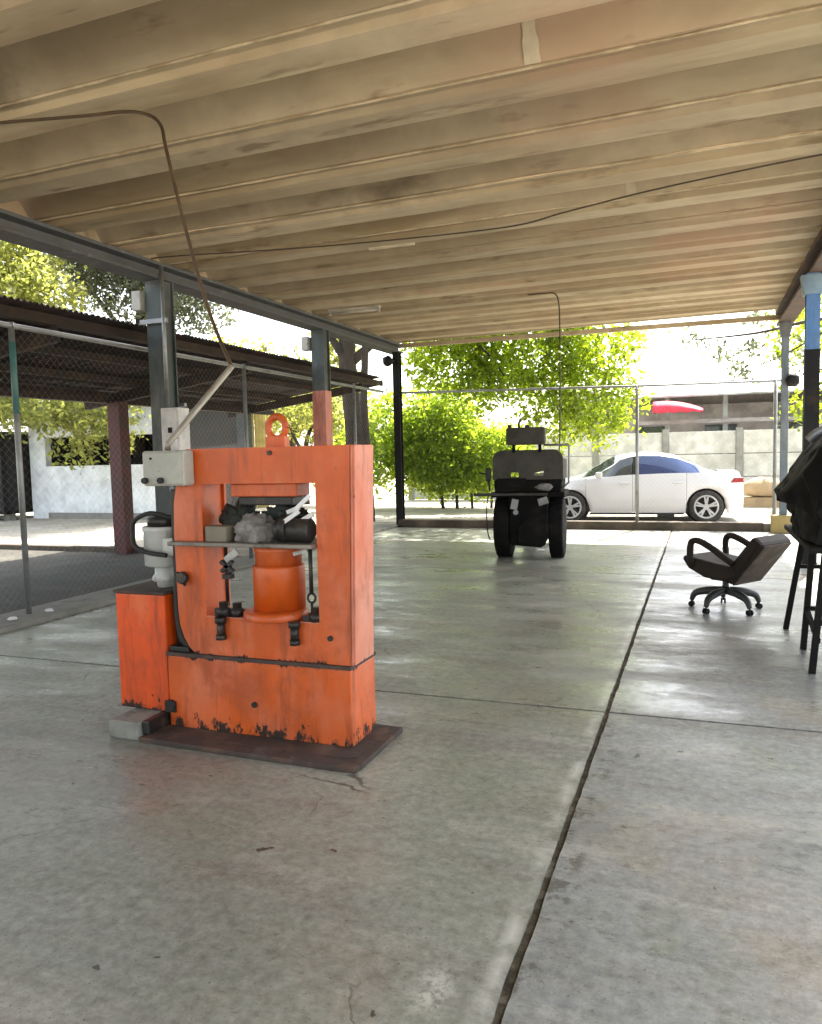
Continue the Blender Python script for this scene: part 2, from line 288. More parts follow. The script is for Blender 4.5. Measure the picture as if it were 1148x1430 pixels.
ORG = {}
class MB:
    def __init__(s): s.bm = bmesh.new()
    def box(s, x0, x1, y0, y1, z0, z1, rot=None, piv=None):
        vs = [Vector(p) for p in ((x0, y0, z0), (x1, y0, z0), (x1, y1, z0), (x0, y1, z0), (x0, y0, z1), (x1, y0, z1), (x1, y1, z1), (x0, y1, z1))]
        if rot is not None:
            c = Vector(piv) if piv is not None else sum(vs, Vector()) / 8
            vs = [c + rot @ (v - c) for v in vs]
        v = [s.bm.verts.new(p) for p in vs]
        for f in ((0, 3, 2, 1), (4, 5, 6, 7), (0, 1, 5, 4), (1, 2, 6, 5), (2, 3, 7, 6), (3, 0, 4, 7)):
            s.bm.faces.new([v[i] for i in f])
        return s
    def beam(s, a, b, w, h, up=(0, 0, 1)):
        a, b = Vector(a), Vector(b); d = (b - a).normalized(); u = Vector(up)
        if abs(d.dot(u)) > .98: u = Vector((0, 1, 0))
        r = d.cross(u).normalized(); u = r.cross(d)
        v = []
        for p in (a, b):
            for i, j in ((-1, -1), (1, -1), (1, 1), (-1, 1)):
                v.append(s.bm.verts.new(p + r * i * w / 2 + u * j * h / 2))
        for f in ((0, 1, 2, 3), (7, 6, 5, 4), (0, 4, 5, 1), (1, 5, 6, 2), (2, 6, 7, 3), (3, 7, 4, 0)):
            s.bm.faces.new([v[i] for i in f])
        return s
    def tube(s, pts, r, n=8, cap=True):
        pts = [Vector(p) for p in pts]; rings = []
        prev = None
        for i, p in enumerate(pts):
            d = (pts[min(i + 1, len(pts) - 1)] - pts[max(i - 1, 0)]).normalized()
            if prev is None:
                u = Vector((0, 0, 1)) if abs(d.z) < .9 else Vector((0, 1, 0))
                a = d.cross(u).normalized()
            else:
                a = (prev - d * prev.dot(d)).normalized()
            prev = a; b = d.cross(a)
            rr = r[i] if isinstance(r, (list, tuple)) else r
            rings.append([s.bm.verts.new(p + (a * math.cos(t) + b * math.sin(t)) * rr) for t in [2 * math.pi * k / n for k in range(n)]])
        for i in range(len(rings) - 1):
            for k in range(n):
                f = s.bm.faces.new((rings[i][k], rings[i][(k + 1) % n], rings[i + 1][(k + 1) % n], rings[i + 1][k])); f.smooth = n > 4
        if cap:
            s.bm.faces.new(rings[0][::-1]); s.bm.faces.new(rings[-1])
        return s
    def lathe(s, prof, c=(0, 0, 0), axis='z', n=24, cap=True):
        c = Vector(c); rings = []
        for (r, h) in prof:
            ring = []
            for k in range(n):
                t = 2 * math.pi * k / n; a, b = r * math.cos(t), r * math.sin(t)
                p = {'z': (a, b, h), 'x': (h, a, b), 'y': (a, h, b)}[axis]
                ring.append(s.bm.verts.new(c + Vector(p)))
            rings.append(ring)
        for i in range(len(rings) - 1):
            for k in range(n):
                f = s.bm.faces.new((rings[i][k], rings[i][(k + 1) % n], rings[i + 1][(k + 1) % n], rings[i + 1][k])); f.smooth = True
        if cap: s.bm.faces.new(rings[0][::-1]); s.bm.faces.new(rings[-1])
        return s
    def prism(s, poly, axis, a0, a1, holes=()):
        """extrude a 2D outline along an axis; axis 'y': poly is (x,z); 'x': (y,z); 'z': (x,y)"""
        def P(p, h): return {'y': (p[0], h, p[1]), 'x': (h, p[0], p[1]), 'z': (p[0], p[1], h)}[axis]
        for loop in [poly] + list(holes):
            A = [s.bm.verts.new(P(p, a0)) for p in loop]; B = [s.bm.verts.new(P(p, a1)) for p in loop]
            n = len(loop)
            for i in range(n): s.bm.faces.new((A[i], A[(i + 1) % n], B[(i + 1) % n], B[i]))
            if not holes:
                s.bm.faces.new(A[::-1]); s.bm.faces.new(B)
            else:
                if loop is poly: EA, EB = [], []
                for arr, E in ((A, EA), (B, EB)):
                    for i in range(n): E.append(s.bm.edges.get((arr[i], arr[(i + 1) % n])))
        if holes:
            for E in (EA, EB): bmesh.ops.triangle_fill(s.bm, edges=E, use_beauty=True)
        return s
    def quad(s, *pts):
        s.bm.faces.new([s.bm.verts.new(p) for p in pts]); return s
    def blob(s, c, r, seed=0, amp=.25, freq=2.5, sub=3, scale=(1, 1, 1), flat=None):
        res = bmesh.ops.create_icosphere(s.bm, subdivisions=sub, radius=1)
        off = Vector((seed * 7.3, seed * 3.1, seed * 1.7)); c = Vector(c)
        for v in res['verts']:
            d = v.co.normalized(); k = 1 + amp * mnoise.fractal(d * freq + off, .9, 2.0, 3)
            p = Vector((d.x * scale[0], d.y * scale[1], d.z * scale[2])) * r * k
            if flat is not None and p.z < flat: p.z = flat
            v.co = c + p
            for f in v.link_faces: f.smooth = True
        return s
    def build(s, name, m, parent=None, bevel=0., smooth=False, kind=None, label=None, cat=None, group=None):
        bmesh.ops.recalc_face_normals(s.bm, faces=s.bm.faces[:])
        me = bpy.data.meshes.new(name)
        org = ORG.get(parent.name, Vector()) if parent else Vector()
        if org.length: bmesh.ops.translate(s.bm, vec=-org, verts=s.bm.verts[:])
        s.bm.to_mesh(me); s.bm.free()
        if smooth:
            for p in me.polygons: p.use_smooth = True
        me.materials.append(M[m] if isinstance(m, str) else m)
        o = bpy.data.objects.new(name, me); COL.objects.link(o)
        if parent: o.parent = parent; ORG[o.name] = org
        if bevel:
            b = o.modifiers.new('bevel', 'BEVEL'); b.width = bevel; b.segments = 2; b.limit_method = 'ANGLE'; b.angle_limit = R(40)
        tag(o, label, cat, group, kind)
        return o

def tag(o, label=None, cat=None, group=None, kind=None):
    if label: o['label'] = label
    if cat: o['category'] = cat
    if group: o['group'] = group
    if kind: o['kind'] = kind
    return o

def thing(name, label, cat, loc=(0, 0, 0), group=None, local=False, rz=0):
    o = bpy.data.objects.new(name, None); COL.objects.link(o); o.location = loc; o.rotation_euler.z = rz
    o.empty_display_size = .2
    ORG[o.name] = Vector() if local else Vector(loc)
    return tag(o, label, cat, group)

def inst(src, name, parent, loc):
    o = src.copy(); o.name = name; COL.objects.link(o); o.parent = parent; o.location = loc
    return o

# ================================================================== SETTING
# outdoor ground
b = MB()
b.box(-250, 250, -120, 400, -.5, -.06)
b.build('ground', 'ground', kind='structure')

# workshop floor: a dirt bed seen in the joints, and the cast slabs on it
fl = MB().box(-5.75, 4.6, -9.4, 14.5, -.2, -.012).build('floor', 'joint', kind='structure')
def slab(x0, x1, y0, y1, rough0, rough1):
    """slab outline with a chipped edge along the long joint (rough0 = left side, rough1 = right side)"""
    pts = []
    def edge(xa, rough, ys, sgn):
        for i, y in enumerate(ys):
            d = 0
            if rough and 0 < i < len(ys) - 1:
                d = max(0, mnoise.noise(Vector((y * 5.1, xa * 3 + sgn * 9, 0)))) * .006 + max(0, mnoise.noise(Vector((y * 19, xa * 3 + sgn * 5, 2)))) * .004 + max(0, mnoise.noise(Vector((y * 1.7, sgn * 4.2, 3))) - .36) * .03
            pts.append((xa + sgn * d, y))
    k = int((y1 - y0) / .022); up = [y0 + (y1 - y0) * i / k for i in range(k + 1)]
    edge(x1, rough1, up if rough1 else [y0, y1], -1)
    edge(x0, rough0, up[::-1] if rough0 else [y1, y0], 1)
    m = MB(); m.prism(pts, 'z', -.15, 0)
    return m.build('concrete_slab', 'floor', fl)
JY = [-9.4, -5.6, -.6, 4.41, 9.42, 14.5]
for i in range(5):
    y0, y1 = JY[i] + (.012 if i else 0), JY[i + 1] - (.012 if i < 4 else 0)
    slab(-5.75, -.512, y0, y1, False, True)
    slab(-.487, 4.6, y0, y1, True, False)
# neighbouring yard slab and kerbs
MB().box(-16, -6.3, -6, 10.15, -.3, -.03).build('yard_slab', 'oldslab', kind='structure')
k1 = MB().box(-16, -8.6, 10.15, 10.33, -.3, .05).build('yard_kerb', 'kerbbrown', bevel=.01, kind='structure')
MB().box(-6.3, -5.76, -9.4, 14.72, -.3, .045).build('side_kerb', 'kerb', bevel=.012, kind='structure')
MB().box(-5.75, 1.0, 14.51, 14.72, -.3, .15).build('back_kerb', 'kerbbrown', bevel=.012, kind='structure')  # left run takes the shade-darkened kerb colour
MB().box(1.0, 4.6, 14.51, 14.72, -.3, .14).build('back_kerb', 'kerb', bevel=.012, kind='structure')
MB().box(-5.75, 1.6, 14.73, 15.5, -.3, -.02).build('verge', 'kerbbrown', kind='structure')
b = MB()
b.box(-40, 40, 15.9, 21.5, -.3, -.04); b.build('road', 'ground', kind='structure')

# ================================================================== MAIN SHELTER
sh = thing('workshop_shelter', 'open workshop roof of tan ribbed fibre-cement channels on steel columns', 'shelter', (-5.85, 7.45, 0))
P = .93
def zc(x): return (x + 5.6) * .011
prof = [(-.34, .055), (-.265, .05), (-.255, .0), (-.005, 0), (.07, .30), (.11, .335), (.36, .335), (.41, .30), (.575, .06), (.605, .058)]   # (dy, dz) one channel
def roof_panel():
    bm = bmesh.new(); xs = [-6.15 + i * .79 for i in range(11)]
    grid = []
    for x in xs:
        row = []
        for (dy, dz) in prof: row.append(bm.verts.new((x, dy, 3.695 + dz + zc(x) + .004 * mnoise.noise(Vector((x, dy * 9, 0))))))
        grid.append(row)
    for i in range(len(xs) - 1):
        for j in range(len(prof) - 1): bm.faces.new((grid[i][j], grid[i + 1][j], grid[i + 1][j + 1], grid[i][j + 1]))
    me = bpy.data.meshes.new('roof_channel'); bm.to_mesh(me); bm.free(); me.materials.append(M['roof'])
    o = bpy.data.objects.new('roof_channel', me); COL.objects.link(o); o.parent = sh
    s = o.modifiers.new('thickness', 'SOLIDIFY'); s.thickness = .012; s.offset = 1
    bv = o.modifiers.new('bevel', 'BEVEL'); bv.width = .008; bv.segments = 2
    return o
rp = roof_panel()
edges = [4.22 + P * k for k in range(-14, 12)]  # roof carried on unseen behind the camera to cut light on front faces
for i, y in enumerate(edges):
    o = rp if i == 0 else inst(rp, 'roof_channel', sh, (0, 0, 0))
    o.location = Vector((random.uniform(-.02, .02), y + random.uniform(-.012, .012), random.uniform(-.006, .006))) - ORG[sh.name]
    o.rotation_euler.z = random.uniform(-.0012, .0012)
# raised lip strips where neighbouring channels overlap; caught light put into a paler colour
M['lip'] = mat('lit_cement_edge', (.60, .48, .31), .8, layers=(((.38, .28, .16), 4, .48, .62, (.6, 1, 1)),), bump=.4, bscale=30)
for i, y in enumerate(edges):
    for (dy, dz, r_, sd1) in ((-.335, .050, .011, 5),):
        if y > 8.2: continue
        b = MB(); pts = []
        for q in range(41):
            x = -6.1 + q * .1925; k_ = mnoise.noise(Vector((x * 2.2, y, sd1)))
            pts.append((x, y + dy + .006 * k_, 3.695 + dz + zc(x) + .003 * mnoise.noise(Vector((x * 5, y, sd1 + 3)))))
        b.tube(pts, [r_ * (.75 + .5 * abs(mnoise.noise(Vector((p[0] * 3.1, y, 2))))) for p in pts], 6).build('overlap_lip', 'lip' if y < 8 else 'roof', sh)
# end beam along the left, two-flange steel
b = MB(); b.box(-6.0, -5.66, -9, 14.9, 3.645, 3.68); b.box(-5.86, -5.80, -9, 14.9, 3.54, 3.645); b.box(-5.97, -5.69, -9, 14.9, 3.51, 3.54)
b.build('beam', 'beam', sh)
b = MB(); b.box(1.17, 1.45, -9, 14.9, 3.70, 3.76); b.box(1.28, 1.34, -9, 14.9, 3.56, 3.70); b.box(1.19, 1.43, -9, 14.9, 3.52, 3.56)
b.build('beam', 'rustbeam', sh)
MB().box(-5.8, 1.3, 14.79, 14.87, 3.62, 3.70).build('edge_strip', 'roof', sh)
# concrete end blocks closing the channel ends over the left beam
for y in edges:
    MB().prism([(y + .02, 3.682), (y + .56, 3.682), (y + .40, 3.87), (y + .12, 3.87)], 'x', -5.98, -5.84).build('end_block', 'roof', sh)

def column(x, y, w, top, m, cap=None, low=None, lowz=0, label=None):
    c = MB()
    c.box(x - w / 2, x + w / 2, y - w / 2, y - w / 2 + .018, 0, top); c.box(x - w / 2, x + w / 2, y + w / 2 - .018, y + w / 2, 0, top)
    c.box(x - w / 2 + .03, x + w / 2 - .03, y - w / 2 + .018, y + w / 2 - .018, 0, top)
    o = c.build('column', m, sh, label=label)
    MB().box(x - w * .8, x + w * .8, y - w * .8, y + w * .8, -.02, .02).build('base_plate', 'coldark', o)
    if cap: MB().prism([(x - w * .65, top - .25), (x + w * .65, top - .25), (x + w * .9, top - .02), (x - w * .9, top - .02)], 'y', y - w * .55, y + w * .55).build('cap', cap, o)
    if low: MB().box(x - w / 2 - .006, x + w / 2 + .006, y - w / 2 - .006, y + w / 2 + .006, .02, lowz).build('paint_shade_band', low, o)  # salmon paint on one column, shade put in as colour on the blue
    return o
column(-5.82, -4.0, .22, 3.51, 'colsteel'); column(-5.82, -.2, .22, 3.51, 'colsteel'); column(-5.82, 3.6, .22, 3.51, 'colsteel')
column(-5.82, 7.45, .22, 3.51, 'colsteel', label='grey column with pale conduit and white meter box')
column(-5.80, 11.40, .22, 3.51, 'colsteel', low='pink', lowz=2.53, label='grey column painted salmon pink below')
column(-5.74, 14.62, .14, 3.51, 'coldark')
column(1.29, 14.42, .11, 3.52, 'colfar', cap='beam')
column(1.235, 10.55, .15, 3.52, 'colblue', cap='colpale', low='coldark', lowz=2.62, label='blue column with pale cap, lower part darkened as backlit shade')  # dark lower band is backlit shade given as a colour
column(1.42, 6.6, .20, 3.52, 'colblue'); column(1.42, 2.7, .20, 3.52, 'colblue'); column(1.42, -1.2, .20, 3.52, 'colblue'); column(1.42, -5, .20, 3.52, 'colblue')
# small insulator boxes and brackets high on the left columns
for (x, y) in ((-6.02, 7.35), (-6.0, 11.3)):
    MB().box(x - .06, x + .06, y - .07, y + .07, 3.18, 3.40).build('insulator', 'greybox', sh, bevel=.01)
MB().box(-5.98, -5.62, 7.28, 7.32, 3.02, 3.07).build('clamp', 'galv', sh); MB().box(-5.95, -5.66, 7.6, 7.64, 2.1, 2.14).build('clamp', 'galv', sh)
b = MB(); b.blob((-5.86, 14.45, 3.33), .11, 3, .3, sub=2); b.build('insulator', 'coldark', sh)
b = MB(); b.blob((1.40, 14.35, 2.55), .11, 5, .3, sub=2); b.build('insulator', 'coldark', sh)
# yellow painted footing at the far right column
MB().box(1.10, 1.5, 14.30, 14.50, 0, .30).build('footing', 'yellowkerb', sh, bevel=.012)

# lime stains and patches on the channels (thin crusts on the sloping faces)
for (x, ye, wdt) in ((-.96, 5.15, .05), (-.62, 7.94, .04), (-2.62, 8.9, .04)):
    # sloping face runs from dy=.40,dz=.20 to dy=.58,dz=.055 of the channel before
    y0 = ye - P
    pts = []
    for (dy, dz) in ((.42, .29), (.575, .06)):
        pts.append((y0 + dy, 3.695 + dz + zc(x)))
    n_ = Vector((pts[1][1] - pts[0][1], -(pts[1][0] - pts[0][0]))).normalized() * .004
    n_ = n_ if n_.y < 0 else -n_
    bb = MB(); N = 9
    top = []; bot = []
    for q in range(N + 1):
        t = q / N; yy = pts[0][0] + (pts[1][0] - pts[0][0]) * t; zz = pts[0][1] + (pts[1][1] - pts[0][1]) * t
        w_ = wdt * (.75 + .3 * mnoise.noise(Vector((t * 4, x, 0))) + .25 * t)
        top.append(bb.bm.verts.new((x - w_, yy + n_.x, zz + n_.y))); bot.append(bb.bm.verts.new((x + w_, yy + n_.x, zz + n_.y)))
    for q in range(N): bb.bm.faces.new((top[q], top[q + 1], bot[q + 1], bot[q]))
    bb.build('lime_stain', 'lime', sh)

# ================================================================== CABLES, LAMP, BOXES
b = MB().tube(smooth_path([(-5.4, 3.72, 3.70), (-4.75, 3.83, 3.69), (-4.246, 3.92, 3.68), (-3.7, 4.04, 3.675), (-3.40, 4.09, 3.67), (-3.22, 4.08, 3.62), (-3.06, 4.0, 3.50), (-2.95, 3.9, 3.30), (-2.835, 3.89, 2.84), (-2.67, 3.86, 2.33), (-2.43, 3.70, 1.99)]), .0105, 8)
tag(b.build('power_cable', 'cable'), 'thick brown cable running along the ceiling and dropping towards the orange press', 'cable')
b = MB().tube([(-2.43, 3.70, 2.0), (-2.70, 3.47, 1.58), (-2.70, 3.46, 1.545)], .017, 8)
tag(b.build('conduit_pipe', 'conduit'), 'slanting metal conduit above the grey control box of the press', 'pipe')
b = MB().tube(smooth_path([(-5.6, 7.05, 3.66), (-5.26, 7.10, 3.665), (-3.6, 7.42, 3.66), (-1.87, 7.66, 3.69), (-1.2, 7.45, 3.70), (-.47, 7.22, 3.715), (.4, 7.05, 3.735), (.87, 6.97, 3.74), (1.25, 6.9, 3.75)]), .0075, 6)
tag(b.build('ceiling_cable', 'cabledark'), 'dark cable strung across the ceiling from the left column to the right', 'cable')
b = MB().tube(smooth_path([(-2.35, 11.2, 3.72), (-2.1, 11.16, 3.71), (-1.96, 11.14, 3.69), (-1.90, 11.13, 3.56), (-1.885, 11.12, 3.2), (-1.885, 11.1, 2.4), (-1.90, 11.08, 1.5), (-1.97, 11.02, 1.22)]), .010, 6)
tag(b.build('drop_cable', 'cabledark'), 'thin dark cable hanging from the ceiling down to the small tractor', 'cable')
b = MB().tube([(-5.66, 7.29, 3.64), (-5.66, 7.29, 2.06)], .022, 10)
b.tube([(-5.66, 7.29, 1.6), (-5.66, 7.29, .0)], .02, 8)
tag(b.build('conduit_pipe', 'galv'), 'pale vertical conduit running down the nearest grey column', 'pipe')
eb = thing('meter_box', 'white electrical box on the grey column behind the press', 'electrical box', (-5.52, 7.28, 1.6))
MB().box(-5.66, -5.42, 7.16, 7.36, 1.58, 2.06).build('case', 'whitebox', eb, bevel=.012)
MB().box(-5.635, -5.445, 7.145, 7.16, 1.61, 2.03).build('lid', 'whitebox', eb, bevel=.008)
MB().box(-5.55, -5.50, 7.135, 7.146, 1.78, 1.84).build('latch', 'coldark', eb)
lp = thing('tube_lamp', 'pale tube lamp fixed under the ceiling beside the pink column', 'lamp', (-4.9, 10.86, 3.6))
MB().box(-5.35, -4.50, 10.80, 10.88, 3.665, 3.70).build('housing', 'lamp', lp, bevel=.006)
MB().tube([(-5.31, 10.84, 3.64), (-4.54, 10.84, 3.64)], .018, 10).build('tube', 'lamp', lp)
for x in (-5.33, -4.52): MB().box(x - .012, x + .012, 10.82, 10.86, 3.61, 3.67).build('socket', 'greybox', lp)
b = MB().beam((-3.29, 7.66, 3.645), (-2.80, 7.72, 3.66), .035, .02)
tag(b.build('timber_batten', 'lime'), 'short pale batten fixed under the middle of the ceiling', 'batten')

# ================================================================== HYDRAULIC PRESS
pr = thing('hydraulic_press', 'orange hydraulic shop press with square opening, tank and motor on its left', 'press', (-2.19, 3.55, 0))
def rrect(x0, x1, z0, z1, r=.0, n=5, which=(1, 1, 1, 1)):
    out = []
    for (cx, cz, a0, on) in ((x0 + r, z0 + r, 180, which[0]), (x1 - r, z0 + r, 270, which[1]), (x1 - r, z1 - r, 0, which[2]), (x0 + r, z1 - r, 90, which[3])):
        if on and r > 0:
            for k in range(n + 1): out.append((cx + r * math.cos(R(a0 + 90 * k / n)), cz + r * math.sin(R(a0 + 90 * k / n))))
        else:
            out.append((x0 if a0 in (180, 90) else x1, z0 if a0 in (180, 270) else z1))
    return out
B0 = .03
# base
MB().box(-2.735, -1.632, 3.42, 3.725, B0, .425).build('base', 'orange', pr, bevel=.006)
MB().box(-2.74, -1.625, 3.412, 3.73, .425, .445).build('seam_plate', 'rust', pr, bevel=.004)
# front and rear cheek plates of the frame with the opening
outer = [(-2.655, .68), (-2.648, .60), (-2.625, .53), (-2.59, .475), (-2.555, .446), (-1.632, .446), (-1.6045, 1.545), (-2.56, 1.545), (-2.60, 1.42), (-2.635, 1.34), (-2.652, 1.26), (-2.66, 1.1)]
hole = [(-2.475, .655), (-1.80, .655), (-1.80, 1.36), (-2.475, 1.36)]
MB().prism(outer, 'y', 3.430, 3.450, [hole]).build('front_plate', 'orange', pr)
MB().prism(outer, 'y', 3.64, 3.66, [hole]).build('back_plate', 'orange', pr)
# box filling between the plates, butted
MB().box(-1.785, -1.634, 3.4505, 3.6395, .446, 1.53).build('right_upright', 'orangelit', pr)
MB().prism([(-1.631, .45), (-1.606, .45), (-1.577, 1.545), (-1.6035, 1.545)], 'y', 3.4302, 3.659).build('side_plate', 'orangelit', pr, bevel=.004)
MB().box(-2.60, -2.49, 3.4505, 3.6395, .56, 1.40).build('left_upright', 'orange', pr)
MB().box(-2.53, -1.79, 3.4505, 3.6395, 1.375, 1.535).build('top_beam', 'orange', pr)
MB().box(-2.52, -1.79, 3.4505, 3.6395, .446, .64).build('bottom_beam', 'orange', pr)
for (pa, pb) in (((-1.6205, 3.428, .447), (-1.594, 3.428, 1.54)), ((-2.47, 3.428, .653), (-1.80, 3.428, .653))):
    pa, pb = Vector(pa), Vector(pb); b = MB(); N = 60
    b.tube([pa + (pb - pa) * q / N for q in range(N + 1)], [.0045 + .0018 * mnoise.noise(Vector((q * .9, 2, 0))) for q in range(N + 1)], 6); b.build('weld_bead', 'orangelit', pr)
MB().lathe([(.012, 0), (.012, .012)], (-2.05, 3.418, 1.515), 'y', 8).build('set_screw', 'blackgrease', pr)
MB().lathe([(.014, 0), (.014, .012)], (-1.74, 3.418, .58), 'y', 8).build('set_screw', 'blackgrease', pr)
MB().lathe([(.016, 0), (.016, .012)], (-2.19, 3.409, .20), 'y', 8).build('set_screw', 'blackgrease', pr)
# lifting eye
b = MB(); pts = [(-2.068 + .052 * math.cos(R(t)), 3.54, 1.645 + .058 * math.sin(R(t))) for t in range(0, 361, 20)]
b.tube(pts, .019, 8, cap=False); b.box(-2.125, -2.012, 3.515, 3.565, 1.545, 1.60)
b.build('lifting_eye', 'orange', pr)
# ram cylinder, flange, piston
MB().lathe([(.137, .70), (.137, .915), (.134, .93)], (-2.09, 3.545, 0), n=32).build('cylinder', 'orange', pr)
MB().lathe([(.165, .656), (.168, .66), (.168, .69), (.15, .70)], (-2.09, 3.50, 0), n=32).build('flange', 'orange', pr)
MB().lathe([(.122, .93), (.122, 1.0), (.128, 1.004), (.128, 1.022), (.122, 1.026), (.122, 1.035)], (-2.09, 3.545, 0), n=32).build('piston', 'orange', pr)
# table
MB().box(-2.665, -1.805, 3.372, 3.70, 1.035, 1.057).build('table_plate', 'steel', pr, bevel=.004)
MB().box(-2.32, -1.93, 3.47, 3.62, 1.29, 1.358).build('upper_die', 'orange', pr, bevel=.006)
MB().box(-2.28, -1.96, 3.48, 3.61, 1.245, 1.29).build('die_plate', 'blackgrease', pr, bevel=.006)
# hold down bolts under the opening
for (x, z) in ((-2.37, .60), (-1.93, .60)):
    b = MB(); b.lathe([(.022, -.035), (.022, .03)], (x, 3.405, z), 'z', 10); b.lathe([(.034, .03), (.034, .06)], (x, 3.405, z), 'z', 6); b.lathe([(.03, -.06), (.03, -.035)], (x, 3.405, z), 'z', 6)
    b.build('bolt', 'blackgrease', pr)
for (x, y, z) in ((-2.37, 3.44, .675), (-2.30, 3.46, .67), (-1.83, 3.46, .668)):
    b = MB(); b.lathe([(.04, -.012), (.04, .025), (.025, .03), (.025, .06)], (x, y, z), 'z', 8); b.build('nut', 'blackgrease', pr)
MB().box(-2.43, -2.27, 3.435, 3.455, .656, .70).build('stop_bar', 'blackgrease', pr, bevel=.004)
MB().box(-1.90, -1.805, 3.435, 3.455, .645, .685).build('stop_bar', 'blackgrease', pr, bevel=.004)
# return rods with ring at right and a tap at left
b = MB(); b.tube([(-1.853, 3.455, 1.03), (-1.853, 3.455, .80)], .011, 8); b.tube([(-1.853 + .022 * math.cos(R(t)), 3.455, .775 + .024 * math.sin(R(t))) for t in range(0, 361, 30)], .007, 6, cap=False); b.tube([(-1.853, 3.455, .75), (-1.853, 3.455, .69)], .008, 6)
b.build('return_rod', 'blackgrease', pr)
b = MB(); b.tube([(-2.385, 3.50, 1.03), (-2.385, 3.50, .70)], .010, 8); b.build('return_rod', 'blackgrease', pr)
b = MB(); b.tube([(-2.34, 3.47, .945), (-2.34, 3.45, .86)], .014, 8); b.box(-2.385, -2.295, 3.43, 3.45, .915, .935, Matrix.Rotation(R(35), 3, 'Y')); b.box(-2.385, -2.295, 3.43, 3.45, .915, .935, Matrix.Rotation(R(-40), 3, 'Y')); b.box(-2.36, -2.31, 3.42, 3.46, .86, .885)
b.build('tap', 'blackgrease', pr)
b = MB(); b.box(-2.36, -2.27, 3.44, 3.456, .96, 1.0, Matrix.Rotation(R(-38), 3, 'Y')); b.box(-1.94, -1.86, 3.43, 3.446, 1.0, 1.02, Matrix.Rotation(R(-15), 3, 'Y')); b.build('bracket', 'motor', pr, bevel=.003)
# control box with knobs
cb = MB().box(-2.765, -2.505, 3.33, 3.425, 1.355, 1.54).build('control_box', 'greybox', pr, bevel=.012)
MB().box(-2.755, -2.515, 3.321, 3.331, 1.365, 1.53).build('box_lid', 'greybox', cb, bevel=.004)
for x in (-2.735, -2.635): MB().lathe([(.016, 0), (.016, .022), (.011, .026)], (x, 3.296, 1.385), 'y', 12).build('knob', 'black', cb)
MB().lathe([(.006, 0), (.006, .008)], (-2.70, 3.314, 1.50), 'y', 8).build('screw', 'coldark', cb)
# oil tank, pump and motor
tk = MB().box(-3.075, -2.742, 3.425, 3.80, .105, .755)  .build('oil_tank', 'orangetank', pr, bevel=.01)
MB().box(-3.085, -2.735, 3.415, 3.81, .756, .772).build('tank_lid', 'rust', tk, bevel=.004)
MB().lathe([(.05, .772), (.05, .80), (.075, .81), (.075, .83), (.06, .85), (.06, .895)], (-2.86, 3.60, 0), n=18).build('pump_neck', 'motor', tk)
mo = MB().lathe([(.10, .895), (.112, .90), (.112, 1.09), (.118, 1.095), (.118, 1.115), (.112, 1.12)], (-2.86, 3.60, 0), n=28).build('motor', 'motor', tk)
MB().lathe([(.09, 1.12), (.09, 1.165), (.07, 1.18), (.03, 1.185)], (-2.86, 3.60, 0), n=24).build('fan_cover', 'blackgrease', tk)
MB().box(-2.80, -2.72, 3.50, 3.56, .96, 1.06).build('terminal_box', 'motor', tk, bevel=.01)
b = MB().tube(smooth_path([(-2.74, 3.52, 1.17), (-2.84, 3.47, 1.20), (-2.95, 3.47, 1.16), (-2.985, 3.49, 1.09), (-2.95, 3.46, 1.02), (-2.86, 3.45, .985), (-2.74, 3.46, .97)]), .013, 8)
b.build('hose', 'black', pr)
b = MB().tube(smooth_path([(-2.735, 3.53, 1.30), (-2.715, 3.52, 1.1), (-2.70, 3.50, .9), (-2.69, 3.47, .7), (-2.66, 3.46, .52), (-2.60, 3.47, .47)]), .022, 8)
b.tube(smooth_path([(-2.70, 3.60, 1.3), (-2.69, 3.58, 1.0), (-2.68, 3.56, .7), (-2.64, 3.55, .50)]), .02, 8)
b.build('hose', 'black', pr)
MB().box(-2.735, -2.672, 3.50, 3.62, .47, 1.33).build('valve_manifold', 'blackgrease', pr, bevel=.01)
b = MB(); b.lathe([(.028, 0), (.034, .01), (.034, .03), (.02, .035)], (-2.60, 3.385, .86), 'y', 12); b.tube([(-2.60, 3.43, .86), (-2.69, 3.50, .87)], .012, 8); b.tube([(-2.63, 3.40, .89), (-2.58, 3.40, .82)], .008, 6); b.build('valve_wheel', 'blackgrease', pr)
b = MB(); b.lathe([(.03, 0), (.03, .03)], (-2.72, 3.40, .15), 'y', 10); b.box(-2.76, -2.69, 3.41, 3.43, .11, .17); b.build('drain_plug', 'blackgrease', pr)
MB().box(-2.73, -2.60, 3.43, 3.62, .446, .475).build('foot_block', 'blackgrease', pr, bevel=.006)

# steel plate and cement block under it, junk on the table
pl = MB().prism([(-2.79, 3.225), (-1.60, 3.195), (-1.53, 3.205), (-1.505, 3.25), (-1.50, 3.78), (-2.79, 3.80)], 'z', .0, .028).build('steel_plate', 'rust', bevel=.006)
MB().prism([(-2.77, 3.30), (-1.62, 3.285), (-1.56, 3.31), (-1.555, 3.77), (-2.77, 3.79)], 'z', .0285, .031).build('shim_plate', 'rust', pl)
tag(pl, 'rusty steel plate on the floor under the orange press', 'steel plate')
cbk = thing('cement_block', 'grey cement block under the orange oil tank on the left of the press', 'block', (-2.9, 3.4, 0))
MB().box(-3.0, -2.80, 3.235, 3.68, 0, .10).build('block_body', 'block', cbk, bevel=.012)
MB().box(-2.796, -2.75, 3.26, 3.66, .03, .104).build('packing_strip', 'blackgrease', cbk, bevel=.008)
T = 1.057
b = MB().box(-2.445, -2.315, 3.405, 3.50, T, T + .082); tag(b.build('wood_block', 'wood', bevel=.006), 'small grey wooden block at the left of the press table', 'block')
